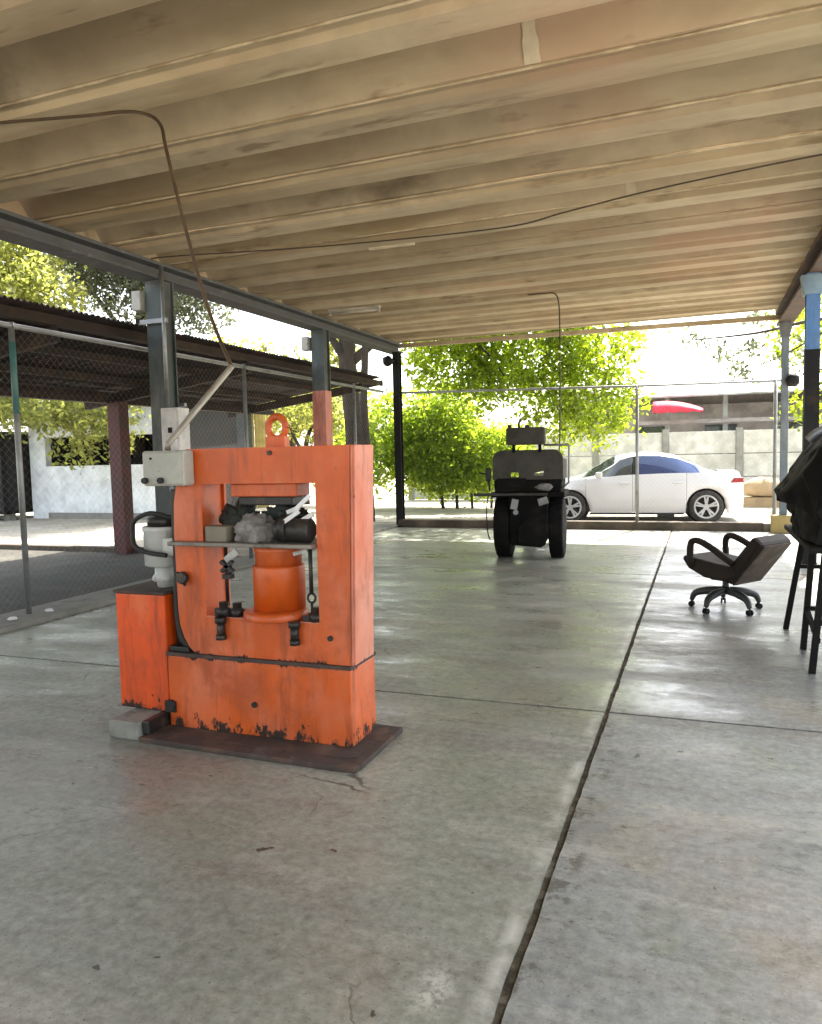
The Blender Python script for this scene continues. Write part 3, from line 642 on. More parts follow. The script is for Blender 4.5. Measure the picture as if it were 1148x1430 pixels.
b = MB().blob((-2.33, 3.57, T + .075), .12, 1, .38, 2.6, 4, (1.0, .6, .9), -.075); tag(b.build('rag', 'ragdark'), 'dark green rag heaped behind the wooden block on the press table', 'rag')
b = MB().blob((-2.17, 3.47, T + .05), .12, 2, .40, 3.0, 4, (1.0, .6, .75), -.05); tag(b.build('rag', 'rag'), 'crumpled grey rag in the middle of the press table', 'rag')
gb = thing('gear_part', 'dark greasy round machine part lying on the right of the press table', 'machine part', (-1.93, 3.5, T))
MB().lathe([(.05, -.10), (.062, -.09), (.062, .09), (.05, .10)], (-1.94, 3.46, T + .063), 'x', 20).build('hub', 'blackgrease', gb)
MB().lathe([(.072, -.02), (.072, .02)], (-1.985, 3.46, T + .073), 'x', 24).build('collar', 'blackgrease', gb)
b = MB()
for k, (x, z, a, l) in enumerate(((-1.93, .135, 32, .11), (-1.88, .20, 40, .13), (-1.87, .125, 28, .10), (-1.95, .165, 20, .08))):
    b.box(x - l / 2, x + l / 2, 3.405 + .02 * k, 3.415 + .02 * k, T + z - .011, T + z + .011, Matrix.Rotation(R(-a), 3, 'Y'))
tag(b.build('plastic_offcuts', 'plasticwhite', bevel=.002), 'shiny white plastic strips stuck among the parts on the press table', 'plastic strips')
b = MB().blob((-2.05, 3.58, T + .10), .085, 8, .4, 3, 4, (1.6, .7, 1.0), -.1); tag(b.build('rag', 'ragdark'), 'black oily cloth lying behind the round machine part on the press', 'rag')

# ================================================================== OFFICE CHAIR
ch = thing('office_chair', 'old dark brown swivel chair with loop arms and tilted back', 'chair', (.21, 7.55, 0), local=True, rz=math.atan2(.58, -.81) )
# local frame: +X is where the chair faces, Y left
def pad(x0, x1, y0, y1, z0, z1, rot=None, piv=None):
    return MB().box(x0, x1, y0, y1, z0, z1, rot, piv)
tilt = Matrix.Rotation(R(-9), 3, 'Y')
st = MB().prism([(.275, .50), (.285, .46), (.22, .38), (.06, .315), (-.16, .305), (-.27, .36), (-.24, .44), (-.05, .455)], 'y', -.25, .25).build('seat', 'vinyl', ch, bevel=.03)
pad(-.15, .06, -.16, .16, .285, .318).build('seat_pan', 'vinyl', ch, bevel=.02)
rec = Matrix.Rotation(R(-38), 3, 'Y')
pad(-.28, -.16, -.24, .24, .30, .79, rec, (-.19, 0, .40)).build('backrest', 'vinyl', ch, bevel=.035)
pad(-.292, -.272, -.21, .21, .31, .78, rec, (-.19, 0, .40)).build('back_shell', 'vinylback', ch, bevel=.012)
for s in (-1, 1):
    b = MB(); y = s * .265
    b.tube(smooth_path([(.17, y * .85, .40), (.18, y, .46), (.185, y, .58), (.165, y, .635), (.10, y, .645), (-.02, y, .60), (-.16, y, .52), (-.23, y * .9, .47)]), .03, 8)
    a = b.build('armrest', 'vinyl', ch)
MB().lathe([(.028, .17), (.028, .28), (.02, .28), (.02, .37)], n=16).build('gas_column', 'chairmetal', ch)
MB().box(-.10, .10, -.05, .05, .318, .345).build('tilt_mechanism', 'coldark', ch, bevel=.006)
MB().lathe([(.05, .15), (.055, .16), (.055, .19), (.03, .21)], n=16).build('hub', 'coldark', ch)
for k in range(5):
    a = R(72 * k + 20); d = Vector((math.cos(a), math.sin(a), 0))
    b = MB(); b.tube(smooth_path([d * .04 + Vector((0, 0, .175)), d * .16 + Vector((0, 0, .165)), d * .27 + Vector((0, 0, .13)), d * .305 + Vector((0, 0, .062))], 4), [.036] * 6 + [.034, .032, .03, .028, .025, .022, .02], 8)
    leg = b.build('leg', 'chairmetal', ch)
    t = Vector((-d.y, d.x, 0)); c = d * .305
    w = MB()
    for s in (-1, 1): w.tube([c + t * s * .008 + Vector((0, 0, .026)), c + t * s * .022 + Vector((0, 0, .026))], .026, 12)
    w.tube([c + Vector((0, 0, .03)), c + Vector((0, 0, .085))], .008, 6)
    w.build('castor', 'coldark', leg)

# ================================================================== WORKBENCH and TARP
wb = thing('workbench', 'dark steel workbench with splayed legs at the right edge', 'workbench', (1.1, 6.2, 0))
MB().box(.64, 1.75, 5.45, 7.05, .80, .835).build('bench_top', 'benchsteel', wb, bevel=.005)
for (x0, y0, x1, y1) in ((.645, 6.86, .76, 6.80), (.70, 6.20, .76, 6.25), (.68, 5.55, .76, 5.65), (1.72, 6.86, 1.66, 6.8), (1.72, 5.55, 1.66, 5.65)):
    MB().beam((x0, y0, 0), (x1, y1, .80), .04, .04).build('leg', 'benchsteel', wb)
MB().beam((.72, 6.83, .52), (1.70, 6.83, .52), .03, .03).build('crossbar', 'benchsteel', wb)
MB().beam((.715, 5.59, .33), (1.70, 5.59, .33), .035, .035).build('crossbar', 'benchsteel', wb)
MB().beam((.715, 5.575, .21), (.72, 6.22, .30), .03, .03).build('crossbar', 'benchsteel', wb)
MB().beam((.73, 6.22, .30), (1.70, 6.22, .30), .03, .03).build('crossbar', 'benchsteel', wb)
# black tarp heaped over something on the bench: cross-sections lofted along Y
b = MB(); rings = []
sec = [(.65, .84), (.635, .96), (.615, 1.06), (.545, 1.085), (.525, 1.16), (.575, 1.225), (.66, 1.34), (.74, 1.46), (.82, 1.56), (1.0, 1.62), (1.25, 1.60), (1.45, 1.52), (1.58, 1.3), (1.66, 1.05), (1.70, .84)]
ys = [5.52 + .046 * q for q in range(31)]
dense = []
for i in range(len(sec) - 1):
    for q in range(7):
        t = q / 7; dense.append((sec[i][0] + (sec[i + 1][0] - sec[i][0]) * t, sec[i][1] + (sec[i + 1][1] - sec[i][1]) * t))
dense.append(sec[-1])
for yi, y in enumerate(ys):
    e = min(1, .35 + .65 * min((y - 5.45) / .35, (6.97 - y) / .35)); ring = []
    for (x, z) in dense:
        cx = 1.17; x2 = cx + (x - cx) * (.8 + .2 * e)
        if x < .64: x2 += (.64 - x) * min(1, max(0, abs(y - 6.25 + .1 * mnoise.noise(Vector((y * 3, z * 3, 1)))) - .22) * 3)
        z2 = .84 + (z - .84) * e
        k = mnoise.fractal(Vector((x * 4, y * 4, z * 4)), .9, 2, 3) * .03 + mnoise.noise(Vector((x * 11, y * 9, z * 11))) * .018
        ring.append(b.bm.verts.new((x2 + k, y + k * .5, max(.837, z2 + k * .6))))
    rings.append(ring)
for i in range(len(rings) - 1):
    for j in range(len(dense) - 1): f = b.bm.faces.new((rings[i][j], rings[i][j + 1], rings[i + 1][j + 1], rings[i + 1][j])); f.smooth = True
b.bm.faces.new(rings[0]); b.bm.faces.new(rings[-1][::-1])
tag(b.build('tarp_bundle', 'tarp'), 'black plastic tarp bundled over something on the workbench', 'tarp')
b = MB(); b.tube(smooth_path([(.70, 6.1, 1.52), (.76, 6.1, 1.575), (.9, 6.12, 1.62), (1.1, 6.1, 1.63)]), .03, 8)
tag(b.build('pipe_offcut', 'galv'), 'bent grey pipe lying on top of the black tarp', 'pipe')
b = MB(); b.blob((1.62, 9.3, 2.55), .3, 4, .3, 2, 3, (.8, .6, .9)); 
b.tube(smooth_path([(1.5, 9.3, 2.8), (1.40, 9.3, 2.95), (1.38, 9.3, 3.2), (1.38, 9.3, 3.52)]), .02, 6)
tag(b.build('hanging_bag', 'tarp'), 'dark bag hanging beside the blue column at the right edge', 'bag')

# ================================================================== SMALL TRACTOR
tr = thing('small_tractor', 'small dark tractor with grey rounded hood parked under the shelter', 'tractor', (-2.2, 10.35, 0), rz=R(5))
def wheel_x(par, xc, y, r, w, rimm, side=1, tyre='tyre'):
    t = MB(); t.lathe([(r * .62, -w / 2), (r * .93, -w / 2), (r * .985, -w * .46), (r, -w * .36), (r, w * .36), (r * .985, w * .46), (r * .93, w / 2), (r * .62, w / 2)], (xc, y, r), 'x', 32)
    for k in range(22):
        a = 2 * math.pi * k / 22
        t.box(xc - w * .45, xc + w * .45, y - .018, y + .018, r * 2 - .006, r * 2 + .007, Matrix.Rotation(a, 3, 'X'), (xc, y, r))
    wt = t.build('wheel', tyre, par)
    MB().lathe([(r * .63, -w * .40), (r * .63, w * .40), (r * .55, w * .44), (r * .3, w * .3), (r * .12, w * .36), (.02, w * .36)] if side > 0 else [(.02, -w * .36), (r * .12, -w * .36), (r * .3, -w * .3), (r * .55, -w * .44), (r * .63, -w * .40), (r * .63, w * .4)], (xc, y, r), 'x', 28).build('rim', rimm, wt)
    return wt
wheel_x(tr, -2.575, 10.72, .44, .21, 'tractordark', -1, 'tractordark')
wheel_x(tr, -1.84, 10.72, .42, .19, 'sunlitrim', 1, 'tractordark')
wheel_x(tr, -2.42, 12.35, .28, .18, 'tractordark', -1); wheel_x(tr, -1.98, 12.35, .28, .18, 'sunlitrim', 1)
# hood shell (rear facing panel) with two openings
def shell_outline(w0, w1, z0, z1, r): return rrect(w0, w1, z0, z1, r, 6, (0, 0, 1, 1))
o1 = shell_outline(-2.67, -1.73, 1.10, 1.50, .13)
h1 = rrect(-2.43, -2.32, 1.135, 1.20, .015, 3); h2 = [(-2.13, 1.165), (-1.99, 1.125), (-1.985, 1.215), (-2.10, 1.19)]
MB().prism(o1, 'y', 10.30, 10.36, [h1, h2]).build('rear_shield', 'tractor', tr)
b = MB()
b.prism([(-2.67, 1.10), (-2.63, 1.10), (-2.63, 1.38), (-2.67, 1.36)], 'y', 10.361, 11.0); b.prism([(-1.77, 1.10), (-1.73, 1.10), (-1.73, 1.36), (-1.77, 1.38)], 'y', 10.361, 11.0)
b.build('side_shield', 'tractor', tr)
MB().prism([(-2.655, .93), (-1.76, .93), (-1.74, 1.099), (-2.66, 1.099)], 'y', 10.31, 10.95).build('transmission', 'tractordark', tr, bevel=.02)
for x in (-2.70, -1.95): MB().box(x, x + .24, 10.30, 11.12, .86, .93).build('fender', 'tractordark', tr, bevel=.015)
MB().box(-2.62, -2.22, 10.28, 10.31, .99, 1.12).build('cover_plate', 'tractordark', tr, bevel=.01)
MB().box(-2.44, -2.0, 10.50, 12.3, .50, .93).build('gearbox', 'tractordark', tr, bevel=.03)
MB().prism([(-2.44, .20), (-2.03, .17), (-1.945, .30), (-1.935, .93), (-2.47, .93), (-2.47, .36)], 'y', 10.36, 10.9).build('rear_casting', 'tractordark', tr, bevel=.02)
MB().prism([(-2.33, .22), (-1.98, .20), (-1.93, .34), (-1.93, .66), (-2.2, .60), (-2.34, .45)], 'y', 10.28, 10.36).build('weight_plate', 'tractordark', tr, bevel=.02)
MB().box(-2.93, -1.93, 10.22, 10.27, .885, .925).build('tool_bar', 'blackgrease', tr, bevel=.006)
MB().box(-2.47, -1.95, 10.18, 10.32, 1.565, 1.80).build('seat_back', 'tractor', tr, bevel=.03)
for x in (-2.38, -2.03): MB().tube([(x, 10.3, 1.47), (x, 10.27, 1.60)], .022, 8).build('seat_bracket', 'tractordark', tr)
b = MB(); b.tube([(-2.30, 10.25, 1.80), (-2.30, 10.25, 1.86), (-2.27, 10.25, 1.92)], .016, 8); b.box(-2.45, -2.40, 10.22, 10.28, 1.79, 1.84); b.box(-2.22, -2.16, 10.22, 10.28, 1.79, 1.83); b.build('seat_fitting', 'blackgrease', tr)
b = MB(); b.tube([(-1.98, 10.32, 1.56), (-1.66, 10.32, 1.555), (-1.648, 10.32, 1.54), (-1.66, 10.34, 1.05), (-1.75, 10.35, .98)], .015, 8); b.build('guard_rail', 'galv', tr)
b = MB(); b.tube([(-2.72, 10.33, .95), (-2.735, 10.32, 1.12)], .014, 8); b.lathe([(.03, 0), (.035, .05), (.035, .17), (.02, .19)], (-2.735, 10.32, 1.08), 'z', 12); b.tube([(-2.86, 10.3, 1.20), (-2.72, 10.32, 1.17)], .013, 6); b.build('lever', 'black', tr)
b = MB(); b.tube(smooth_path([(-2.735, 10.3, .9), (-2.76, 10.28, .7), (-2.75, 10.28, .4), (-2.72, 10.3, .28)]), .008, 6); b.build('chain', 'coldark', tr)
b = MB(); b.lathe([(.035, 0), (.035, .05), (.02, .07)], (-2.36, 10.24, .66), 'y', 12); b.box(-2.42, -2.33, 10.25, 10.3, .70, .84, Matrix.Rotation(R(12), 3, 'Y')); b.build('hydraulic_coupler', 'galv', tr, bevel=.005)
b = MB(); b.box(-2.06, -1.93, 10.25, 10.30, .76, .86, Matrix.Rotation(R(-18), 3, 'Y')); b.build('hitch_link', 'galv', tr, bevel=.008)
b = MB(); b.blob((-1.98, 10.25, 1.0), .1, 5, .4, 2, 2, (1.2, .5, .55)); b.build('cloth_pad', 'rag', tr)
MB().box(-2.40, -2.04, 11.2, 12.6, .93, 1.12).build('engine_hood', 'tractor', tr, bevel=.05)
MB().box(-2.45, -1.97, 12.22, 12.48, .2, .36).build('front_axle', 'tractordark', tr, bevel=.02)

# ================================================================== CHAIN LINK FENCES
def fence_mesh(a, b_, z0, z1, par, pitch=.085, rad=.0006):
    """chain-link wires from a to b (xy tuples): two families of diagonals, slightly bulged where they cross"""
    A, B = Vector((a[0], a[1], 0)), Vector((b_[0], b_[1], 0)); L = (B - A).length; d = (B - A) / L; nrm = Vector((-d.y, d.x, 0))
    H = z1 - z0; bm = bmesh.new()
    def seg(p, q):
        dd = (q - p).normalized(); u = nrm; v = dd.cross(u)
        r0 = [bm.verts.new(p + u * rad), bm.verts.new(p + (-u * .5 + v * .87) * rad), bm.verts.new(p + (-u * .5 - v * .87) * rad)]
        r1 = [bm.verts.new(x.co + (q - p)) for x in r0]
        for k in range(3): bm.faces.new((r0[k], r0[(k + 1) % 3], r1[(k + 1) % 3], r1[k]))
    s = -H
    while s < L:
        for sg in (1, -1):
            # along-fence coordinate runs s..s+H while z runs z0..z1 (or down)
            t0, t1 = max(0, -s) / H, min(H, L - s) / H
            if t1 > t0 + .01:
                za, zb = (z0 + H * t0, z0 + H * t1) if sg > 0 else (z1 - H * t0, z1 - H * t1)
                off = nrm * rad * sg
                seg(A + d * (s + H * t0) + Vector((0, 0, za)) + off, A + d * (s + H * t1) + Vector((0, 0, zb)) + off)
        s += pitch
    me = bpy.data.meshes.new('chain_link_mesh'); bm.to_mesh(me); bm.free(); me.materials.append(M['wire'])
    o = bpy.data.objects.new('chain_link_mesh', me); COL.objects.link(o); o.parent = par; o.location = -ORG[par.name]; o['kind'] = 'stuff'
    return o
f1 = thing('chain_link_fence', 'chain-link fence with pipe posts along the left side, between shelter and yard', 'fence', (-6.05, 7.5, .04))
for (y, m) in ((1.7, 'galv'), (5.57, 'galv'), (9.5, 'galv'), (13.2, 'galv')):
    p = MB().tube([(-6.05, y, .03), (-6.05, y, 2.80)], .028, 10).build('post', m, f1)
    if y == 5.57: MB().tube([(-6.05, y, 1.95), (-6.05, y, 2.62)], .0295, 10).build('teal_paint_band', 'teal', p)
MB().tube([(-6.05, -3, 2.80), (-6.05, 14.6, 2.74)], .026, 8).build('top_rail', 'galv', f1)
fence_mesh((-6.05, -3), (-6.05, 14.6), .05, 2.76, f1)
f2 = thing('chain_link_fence', 'chain-link fence with thin posts across the back, between shelter and street', 'fence', (-2, 14.62, .15))
for x in (-1.10, 1.17): MB().tube([(x, 14.62, .1), (x, 14.62, 2.60)], .03, 10).build('post', 'galv', f2)
MB().tube([(-5.7, 14.62, 2.70), (-1.1, 14.62, 2.60), (1.25, 14.62, 2.57)], .022, 8).build('top_rail', 'galv', f2)
fence_mesh((-5.66, 14.62), (1.24, 14.62), .16, 2.56, f2)
for (px, py) in ((-5.93, 5.70), (-5.96, 5.30)):
    b = MB().blob((px, py, .055), .04, px * 3, .3, 2, 2, (1, 1, .5), -.01)
    tag(b.build('paper_scrap', 'whitebox'), 'crumpled white scrap on the left kerb %s' % ('beside the first fence post' if py > 5.5 else 'a little nearer than the post'), 'litter', 'white scraps on the left kerb')

# ================================================================== LEFT OPEN SHED
sd_ = thing('open_shed', 'low open shed with rusty zinc roof and dark red posts left of the fence', 'shed', (-8.9, 10.1, 0))
XE, ZE, XL, ZL = -6.2, 3.06, -9.35, 2.62
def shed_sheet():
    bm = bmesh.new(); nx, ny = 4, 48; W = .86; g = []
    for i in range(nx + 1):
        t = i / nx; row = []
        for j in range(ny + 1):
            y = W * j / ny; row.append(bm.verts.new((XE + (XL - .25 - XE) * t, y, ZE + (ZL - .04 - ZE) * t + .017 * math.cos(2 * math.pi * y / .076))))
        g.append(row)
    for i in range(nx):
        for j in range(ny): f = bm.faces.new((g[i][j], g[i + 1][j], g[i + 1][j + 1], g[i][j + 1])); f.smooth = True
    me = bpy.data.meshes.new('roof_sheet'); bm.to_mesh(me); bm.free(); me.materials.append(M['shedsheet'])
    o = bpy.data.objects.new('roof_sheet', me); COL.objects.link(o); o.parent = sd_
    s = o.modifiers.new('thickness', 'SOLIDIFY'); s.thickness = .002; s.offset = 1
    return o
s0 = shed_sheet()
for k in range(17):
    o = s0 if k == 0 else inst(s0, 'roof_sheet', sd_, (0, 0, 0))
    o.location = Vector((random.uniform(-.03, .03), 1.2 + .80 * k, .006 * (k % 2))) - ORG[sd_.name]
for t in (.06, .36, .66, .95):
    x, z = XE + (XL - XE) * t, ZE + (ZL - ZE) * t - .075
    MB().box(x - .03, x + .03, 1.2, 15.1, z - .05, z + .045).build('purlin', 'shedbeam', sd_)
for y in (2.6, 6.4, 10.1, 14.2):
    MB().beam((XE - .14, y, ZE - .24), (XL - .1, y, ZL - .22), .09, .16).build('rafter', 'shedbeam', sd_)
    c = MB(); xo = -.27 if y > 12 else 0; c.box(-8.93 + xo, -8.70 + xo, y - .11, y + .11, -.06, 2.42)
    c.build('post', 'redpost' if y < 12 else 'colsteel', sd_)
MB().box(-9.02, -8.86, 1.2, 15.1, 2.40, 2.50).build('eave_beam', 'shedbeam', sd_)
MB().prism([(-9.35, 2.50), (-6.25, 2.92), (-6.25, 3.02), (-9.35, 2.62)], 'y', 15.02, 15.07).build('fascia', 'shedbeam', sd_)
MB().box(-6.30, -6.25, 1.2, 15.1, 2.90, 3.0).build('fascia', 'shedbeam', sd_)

# ================================================================== TREES
def crown_mesh(name, m, parent, blobs, n, size, seed, droop=.3):
    rnd = random.Random(seed); verts, faces = [], []
    tot = sum(b_[3] * b_[4] * b_[5] for b_ in blobs)
    for (cx, cy, cz, rx, ry, rz) in blobs:
        cnt = int(n * rx * ry * rz / tot); ncl = max(3, cnt // 26)
        for c in range(ncl):
            while True:
                u = Vector((rnd.uniform(-1, 1), rnd.uniform(-1, 1), rnd.uniform(-1, 1)))
                if .25 < u.length < 1: break
            cl = Vector((cx + u.x * rx, cy + u.y * ry, cz + u.z * rz)); cr = rnd.uniform(.16, .42)
            tw = Vector((rnd.uniform(-1, 1), rnd.uniform(-1, 1), rnd.uniform(-1, .2) * (1 + droop))).normalized()
            for k in range(26):
                p = cl + Vector((rnd.gauss(0, .5), rnd.gauss(0, .5), rnd.gauss(0, .4))) * cr + tw * rnd.uniform(-.8, .8) * cr
                s = size * rnd.choice((.55, .7, .85, 1.0, 1.15, 1.4))
                nrm = Vector((rnd.gauss(0, 1), rnd.gauss(0, 1), rnd.gauss(0, 1) + .5)).normalized()
                a = nrm.cross(Vector((rnd.gauss(0, 1), rnd.gauss(0, 1), rnd.gauss(-.4, 1)))).normalized(); b2 = nrm.cross(a)
                i = len(verts)
                verts += [p - a * s * .5, p + b2 * s * .24 - nrm * s * .05, p + a * s * .5 - nrm * s * .12, p - b2 * s * .24 - nrm * s * .05]
                faces += [(i, i + 1, i + 2), (i, i + 2, i + 3)]
    org = ORG.get(parent.name, Vector())
    me = bpy.data.meshes.new(name); me.from_pydata([v - org for v in verts], [], faces); me.materials.append(M[m])
    o = bpy.data.objects.new(name, me); COL.objects.link(o); o.parent = parent
    return o
def tree(label, base, trunk, limbs, blobs, n, size, m, seed, name='tree', cat='tree', group='trees and bushes round the yard'):
    t = thing(name, label, cat, base, group)
    b = MB()
    for (pts, radii) in trunk:
        sp = smooth_path(pts, 5); N = len(sp); b.tube([p + Vector((mnoise.noise(p * .9), mnoise.noise(p * .9 + Vector((5, 0, 0))), 0)) * .05 for p in sp], [radii[0] + (radii[1] - radii[0]) * i / (N - 1) for i in range(N)], 9)
    b.build('trunk', 'bark', t)
    if limbs:
        b = MB()
        for (pts, radii) in limbs:
            sp = smooth_path(pts, 5); N = len(sp); b.tube(sp, [radii[0] + (radii[1] - radii[0]) * i / (N - 1) for i in range(N)], 6)
        b.build('limbs', 'bark', t)
    crown_mesh('crown', m, t, blobs, n, size, seed)
    return t
G = -.06
# big tree behind the pink column; its crown hangs over the back fence
tree('large tree with thick dark trunk, bright crown hanging over the back fence', (-7.65, 16.6, G),
     [([(-7.65, 16.6, G), (-7.62, 16.6, 2), (-7.75, 16.6, 4), (-7.4, 16.9, 6)], (.26, .17))],
     [([(-7.7, 16.6, 3.6), (-6.2, 17.6, 4.9), (-4, 18.6, 5.0), (-2.2, 19, 4.2)], (.13, .03)), ([(-7.6, 16.6, 3.3), (-8.3, 16.2, 4.6), (-9.6, 15.8, 5.6)], (.12, .03)),
      ([(-6.2, 17.6, 4.9), (-5, 18.2, 4), (-4.4, 18.4, 3.2)], (.06, .015)), ([(-4, 18.6, 5.0), (-3, 18.8, 3.9), (-2.4, 18.9, 2.9)], (.05, .012))],
     [(-5.6, 18.6, 4.6, 1.9, 1.6, 1.0), (-3.9, 18.9, 4.2, 1.7, 1.4, 1.5), (-2.6, 18.9, 2.75, 1.2, .9, 1.05), (-2.35, 18.9, 4.0, 1.2, 1.0, .9), (-3.3, 19, 2.2, 1.0, .8, .75), (-2.2, 18.8, 1.95, .6, .5, .5), (-1.75, 18.8, 2.5, .6, .5, .55), (-4.6, 18.8, 3.2, 1.3, 1, .7), (-5.9, 18.8, 3.6, 1.2, 1, .8), (-7, 17.2, 6.3, 2.4, 1.8, 1.0), (-4, 18.6, 6.2, 2.6, 2, .9)],
     48000, .14, 'leafbright', 11)
tree('slim tree trunk with sparse crown beside the thick dark trunk', (-7.1, 16.1, G),
     [([(-7.08, 16.1, G), (-7.1, 16.1, 1.5), (-7.15, 16.1, 3), (-7.0, 16.3, 5.2)], (.115, .07))], None,
     [(-7.0, 16.3, 5.2, 1.0, 1.0, .8)], 800, .16, 'leafmid', 12)
tree('rounded bushy young tree with several thin stems behind the back fence', (-6.2, 20.2, G),
     [([(-6.6, 20, G), (-6.65, 20, .8), (-6.8, 20, 1.8)], (.05, .02)), ([(-6.2, 20, G), (-6.15, 20, .8), (-6.0, 20, 1.8)], (.05, .02)), ([(-5.8, 20.1, G), (-5.75, 20.1, .7), (-5.4, 20.1, 1.6)], (.04, .02)), ([(-5.3, 20.2, G), (-5.2, 20.2, .7), (-4.9, 20.2, 1.3)], (.04, .02))],
     None, [(-6.9, 20.2, 1.6, 1.4, .9, 1.3), (-5.7, 20.1, 1.35, 1.3, .9, 1.0), (-5.0, 20.0, 1.25, .9, .7, .75), (-6.2, 20.1, .75, 1.3, .7, .45), (-7.6, 20.4, 1.5, .9, .9, 1.1), (-6.6, 20.2, 2.6, 1.0, .8, .7)],
     30000, .125, 'leafmid', 13, name='bushy_tree')
tree('green shrub seen under the shed roof between trunk and dark post', (-8.6, 19.5, G), [([(-8.6, 19.5, G), (-8.6, 19.5, 1.0)], (.06, .03))], None,
     [(-8.8, 19.5, 1.3, 1.0, .9, 1.0), (-8.1, 19.6, 2.2, .9, .8, 1.0)], 3500, .17, 'leafmid', 14, name='shrub', cat='shrub')
# trees left of the shed
tree('tall tree with fine grey foliage against the sky above the shed', (-15.2, 18.2, G),
     [([(-15.2, 18.2, G), (-15.1, 18.2, 3), (-14.6, 18.0, 6.5), (-13.9, 17.8, 9)], (.24, .08))],
     [([(-15, 18.2, 4), (-13.5, 17.8, 6), (-12.2, 17.4, 6.8)], (.09, .02)), ([(-15, 18.2, 4.5), (-16.6, 18, 6.5), (-17.8, 17.8, 7.4)], (.09, .02)), ([(-14.7, 18.1, 6), (-15.2, 18, 8), (-15.6, 17.8, 9.5)], (.07, .02))],
     [(-13.3, 17.8, 6.8, 2.2, 1.5, 1.5), (-15.4, 18, 8.0, 2.4, 1.6, 1.6), (-12.4, 17.4, 5.4, 1.0, 1, .6), (-16.2, 17.8, 6.9, 1.9, 1.2, 1.3), (-14.6, 17.8, 6.0, 1.4, 1, 1.0)], 32000, .13, 'leafgrey', 21)
tree('leafy tree with bright drooping branches at the upper left over the shed', (-17.8, 15.2, G),
     [([(-17.8, 15.2, G), (-17.7, 15.2, 3), (-17.4, 15.0, 6)], (.2, .1))],
     [([(-17.6, 15.2, 3.2), (-16.2, 14.9, 4.6), (-14.6, 14.5, 5.0)], (.08, .02)), ([(-17.6, 15.2, 3), (-16, 14.8, 3.4), (-14.2, 14.6, 2.9)], (.06, .015))],
     [(-16.8, 15, 6.6, 1.7, 1.3, 1.6), (-15.3, 14.8, 5.4, 1.3, 1, .7), (-15.2, 14.8, 2.75, 1.5, .9, .55), (-13.6, 14.6, 2.6, 1.1, .8, .7), (-14.1, 14.6, 1.75, .5, .4, .45), (-17.4, 15, 3.2, 1.4, 1, .8), (-12.9, 14.7, 2.2, .5, .5, .7)], 20000, .15, 'leafpale', 22)
tree('pale yellow-green tree far behind the shed, right of the nearest column', (-14, 25, G),
     [([(-14, 25, G), (-14, 25, 2), (-13.6, 25, 3.6)], (.16, .1))], [([(-13.9, 25, 2), (-14.8, 25, 3.4), (-15.8, 25, 4)], (.08, .03)), ([(-13.8, 25, 2.2), (-12.8, 25, 3.2), (-11.8, 25, 3.6)], (.08, .03))],
     [(-14.4, 25, 3.8, 2.2, 1.6, 1.3), (-12.6, 25, 3.6, 1.6, 1.4, 1.2), (-16.3, 25, 4.6, 1.8, 1.4, 1.2), (-12, 24.8, 5.2, 1.0, 1, .7)], 14000, .2, 'leafpale', 23)
tree('forked small tree with pale leaves seen below the shed roof behind the press', (-11.6, 21.5, G),
     [([(-11.6, 21.5, G), (-11.6, 21.5, 1.6), (-11.2, 21.5, 2.6)], (.11, .05)), ([(-11.6, 21.5, 1.4), (-12.2, 21.5, 2.5)], (.07, .03))], None,
     [(-11.5, 21.5, 2.7, 1.4, 1, .8), (-10.2, 21.6, 2.2, .9, .8, .9), (-10.6, 21.4, 1.1, .8, .7, .6)], 4500, .17, 'leafpale', 24)
tree('sparse grey-leaved tree at the far right with branches against the white sky', (4.6, 17.6, G),
     [([(4.6, 17.6, G), (4.5, 17.6, 2), (4.2, 17.4, 4)], (.18, .09))],
     [([(4.3, 17.5, 3.2), (2.6, 17.2, 3.9), (1.0, 17, 3.7), (-.2, 17, 3.65)], (.06, .01)), ([(2.6, 17.2, 3.9), (1.6, 17.1, 3.3), (.75, 17, 2.95)], (.03, .008)), ([(4.3, 17.5, 3), (2.8, 17.3, 3.0), (1.9, 17.2, 2.9)], (.05, .01))],
     [(1.2, 17, 3.95, .35, .3, .14), (1.0, 17, 3.35, .28, .3, .16), (.55, 17, 3.3, .35, .2, .08), (.0, 17, 3.72, .3, .2, .10), (.7, 17, 2.95, .15, .2, .08), (3.2, 17.3, 3.9, 1.2, 1, .9), (1.75, 17.1, 3.1, .3, .3, .5), (4.4, 17.5, 4.6, 1.6, 1.4, 1.0)], 1500, .13, 'leafgrey', 25)
tree('bright green tree top at the right behind the far column', (3.4, 22, G), [([(3.4, 22, G), (3.4, 22, 3.5)], (.16, .08))], None,
     [(3.3, 22, 4.2, 1.7, 1.2, 1.1), (1.9, 22, 4.9, .55, .5, .3), (2.6, 22, 2.6, .6, .6, .5)], 3500, .17, 'leafbright', 26)

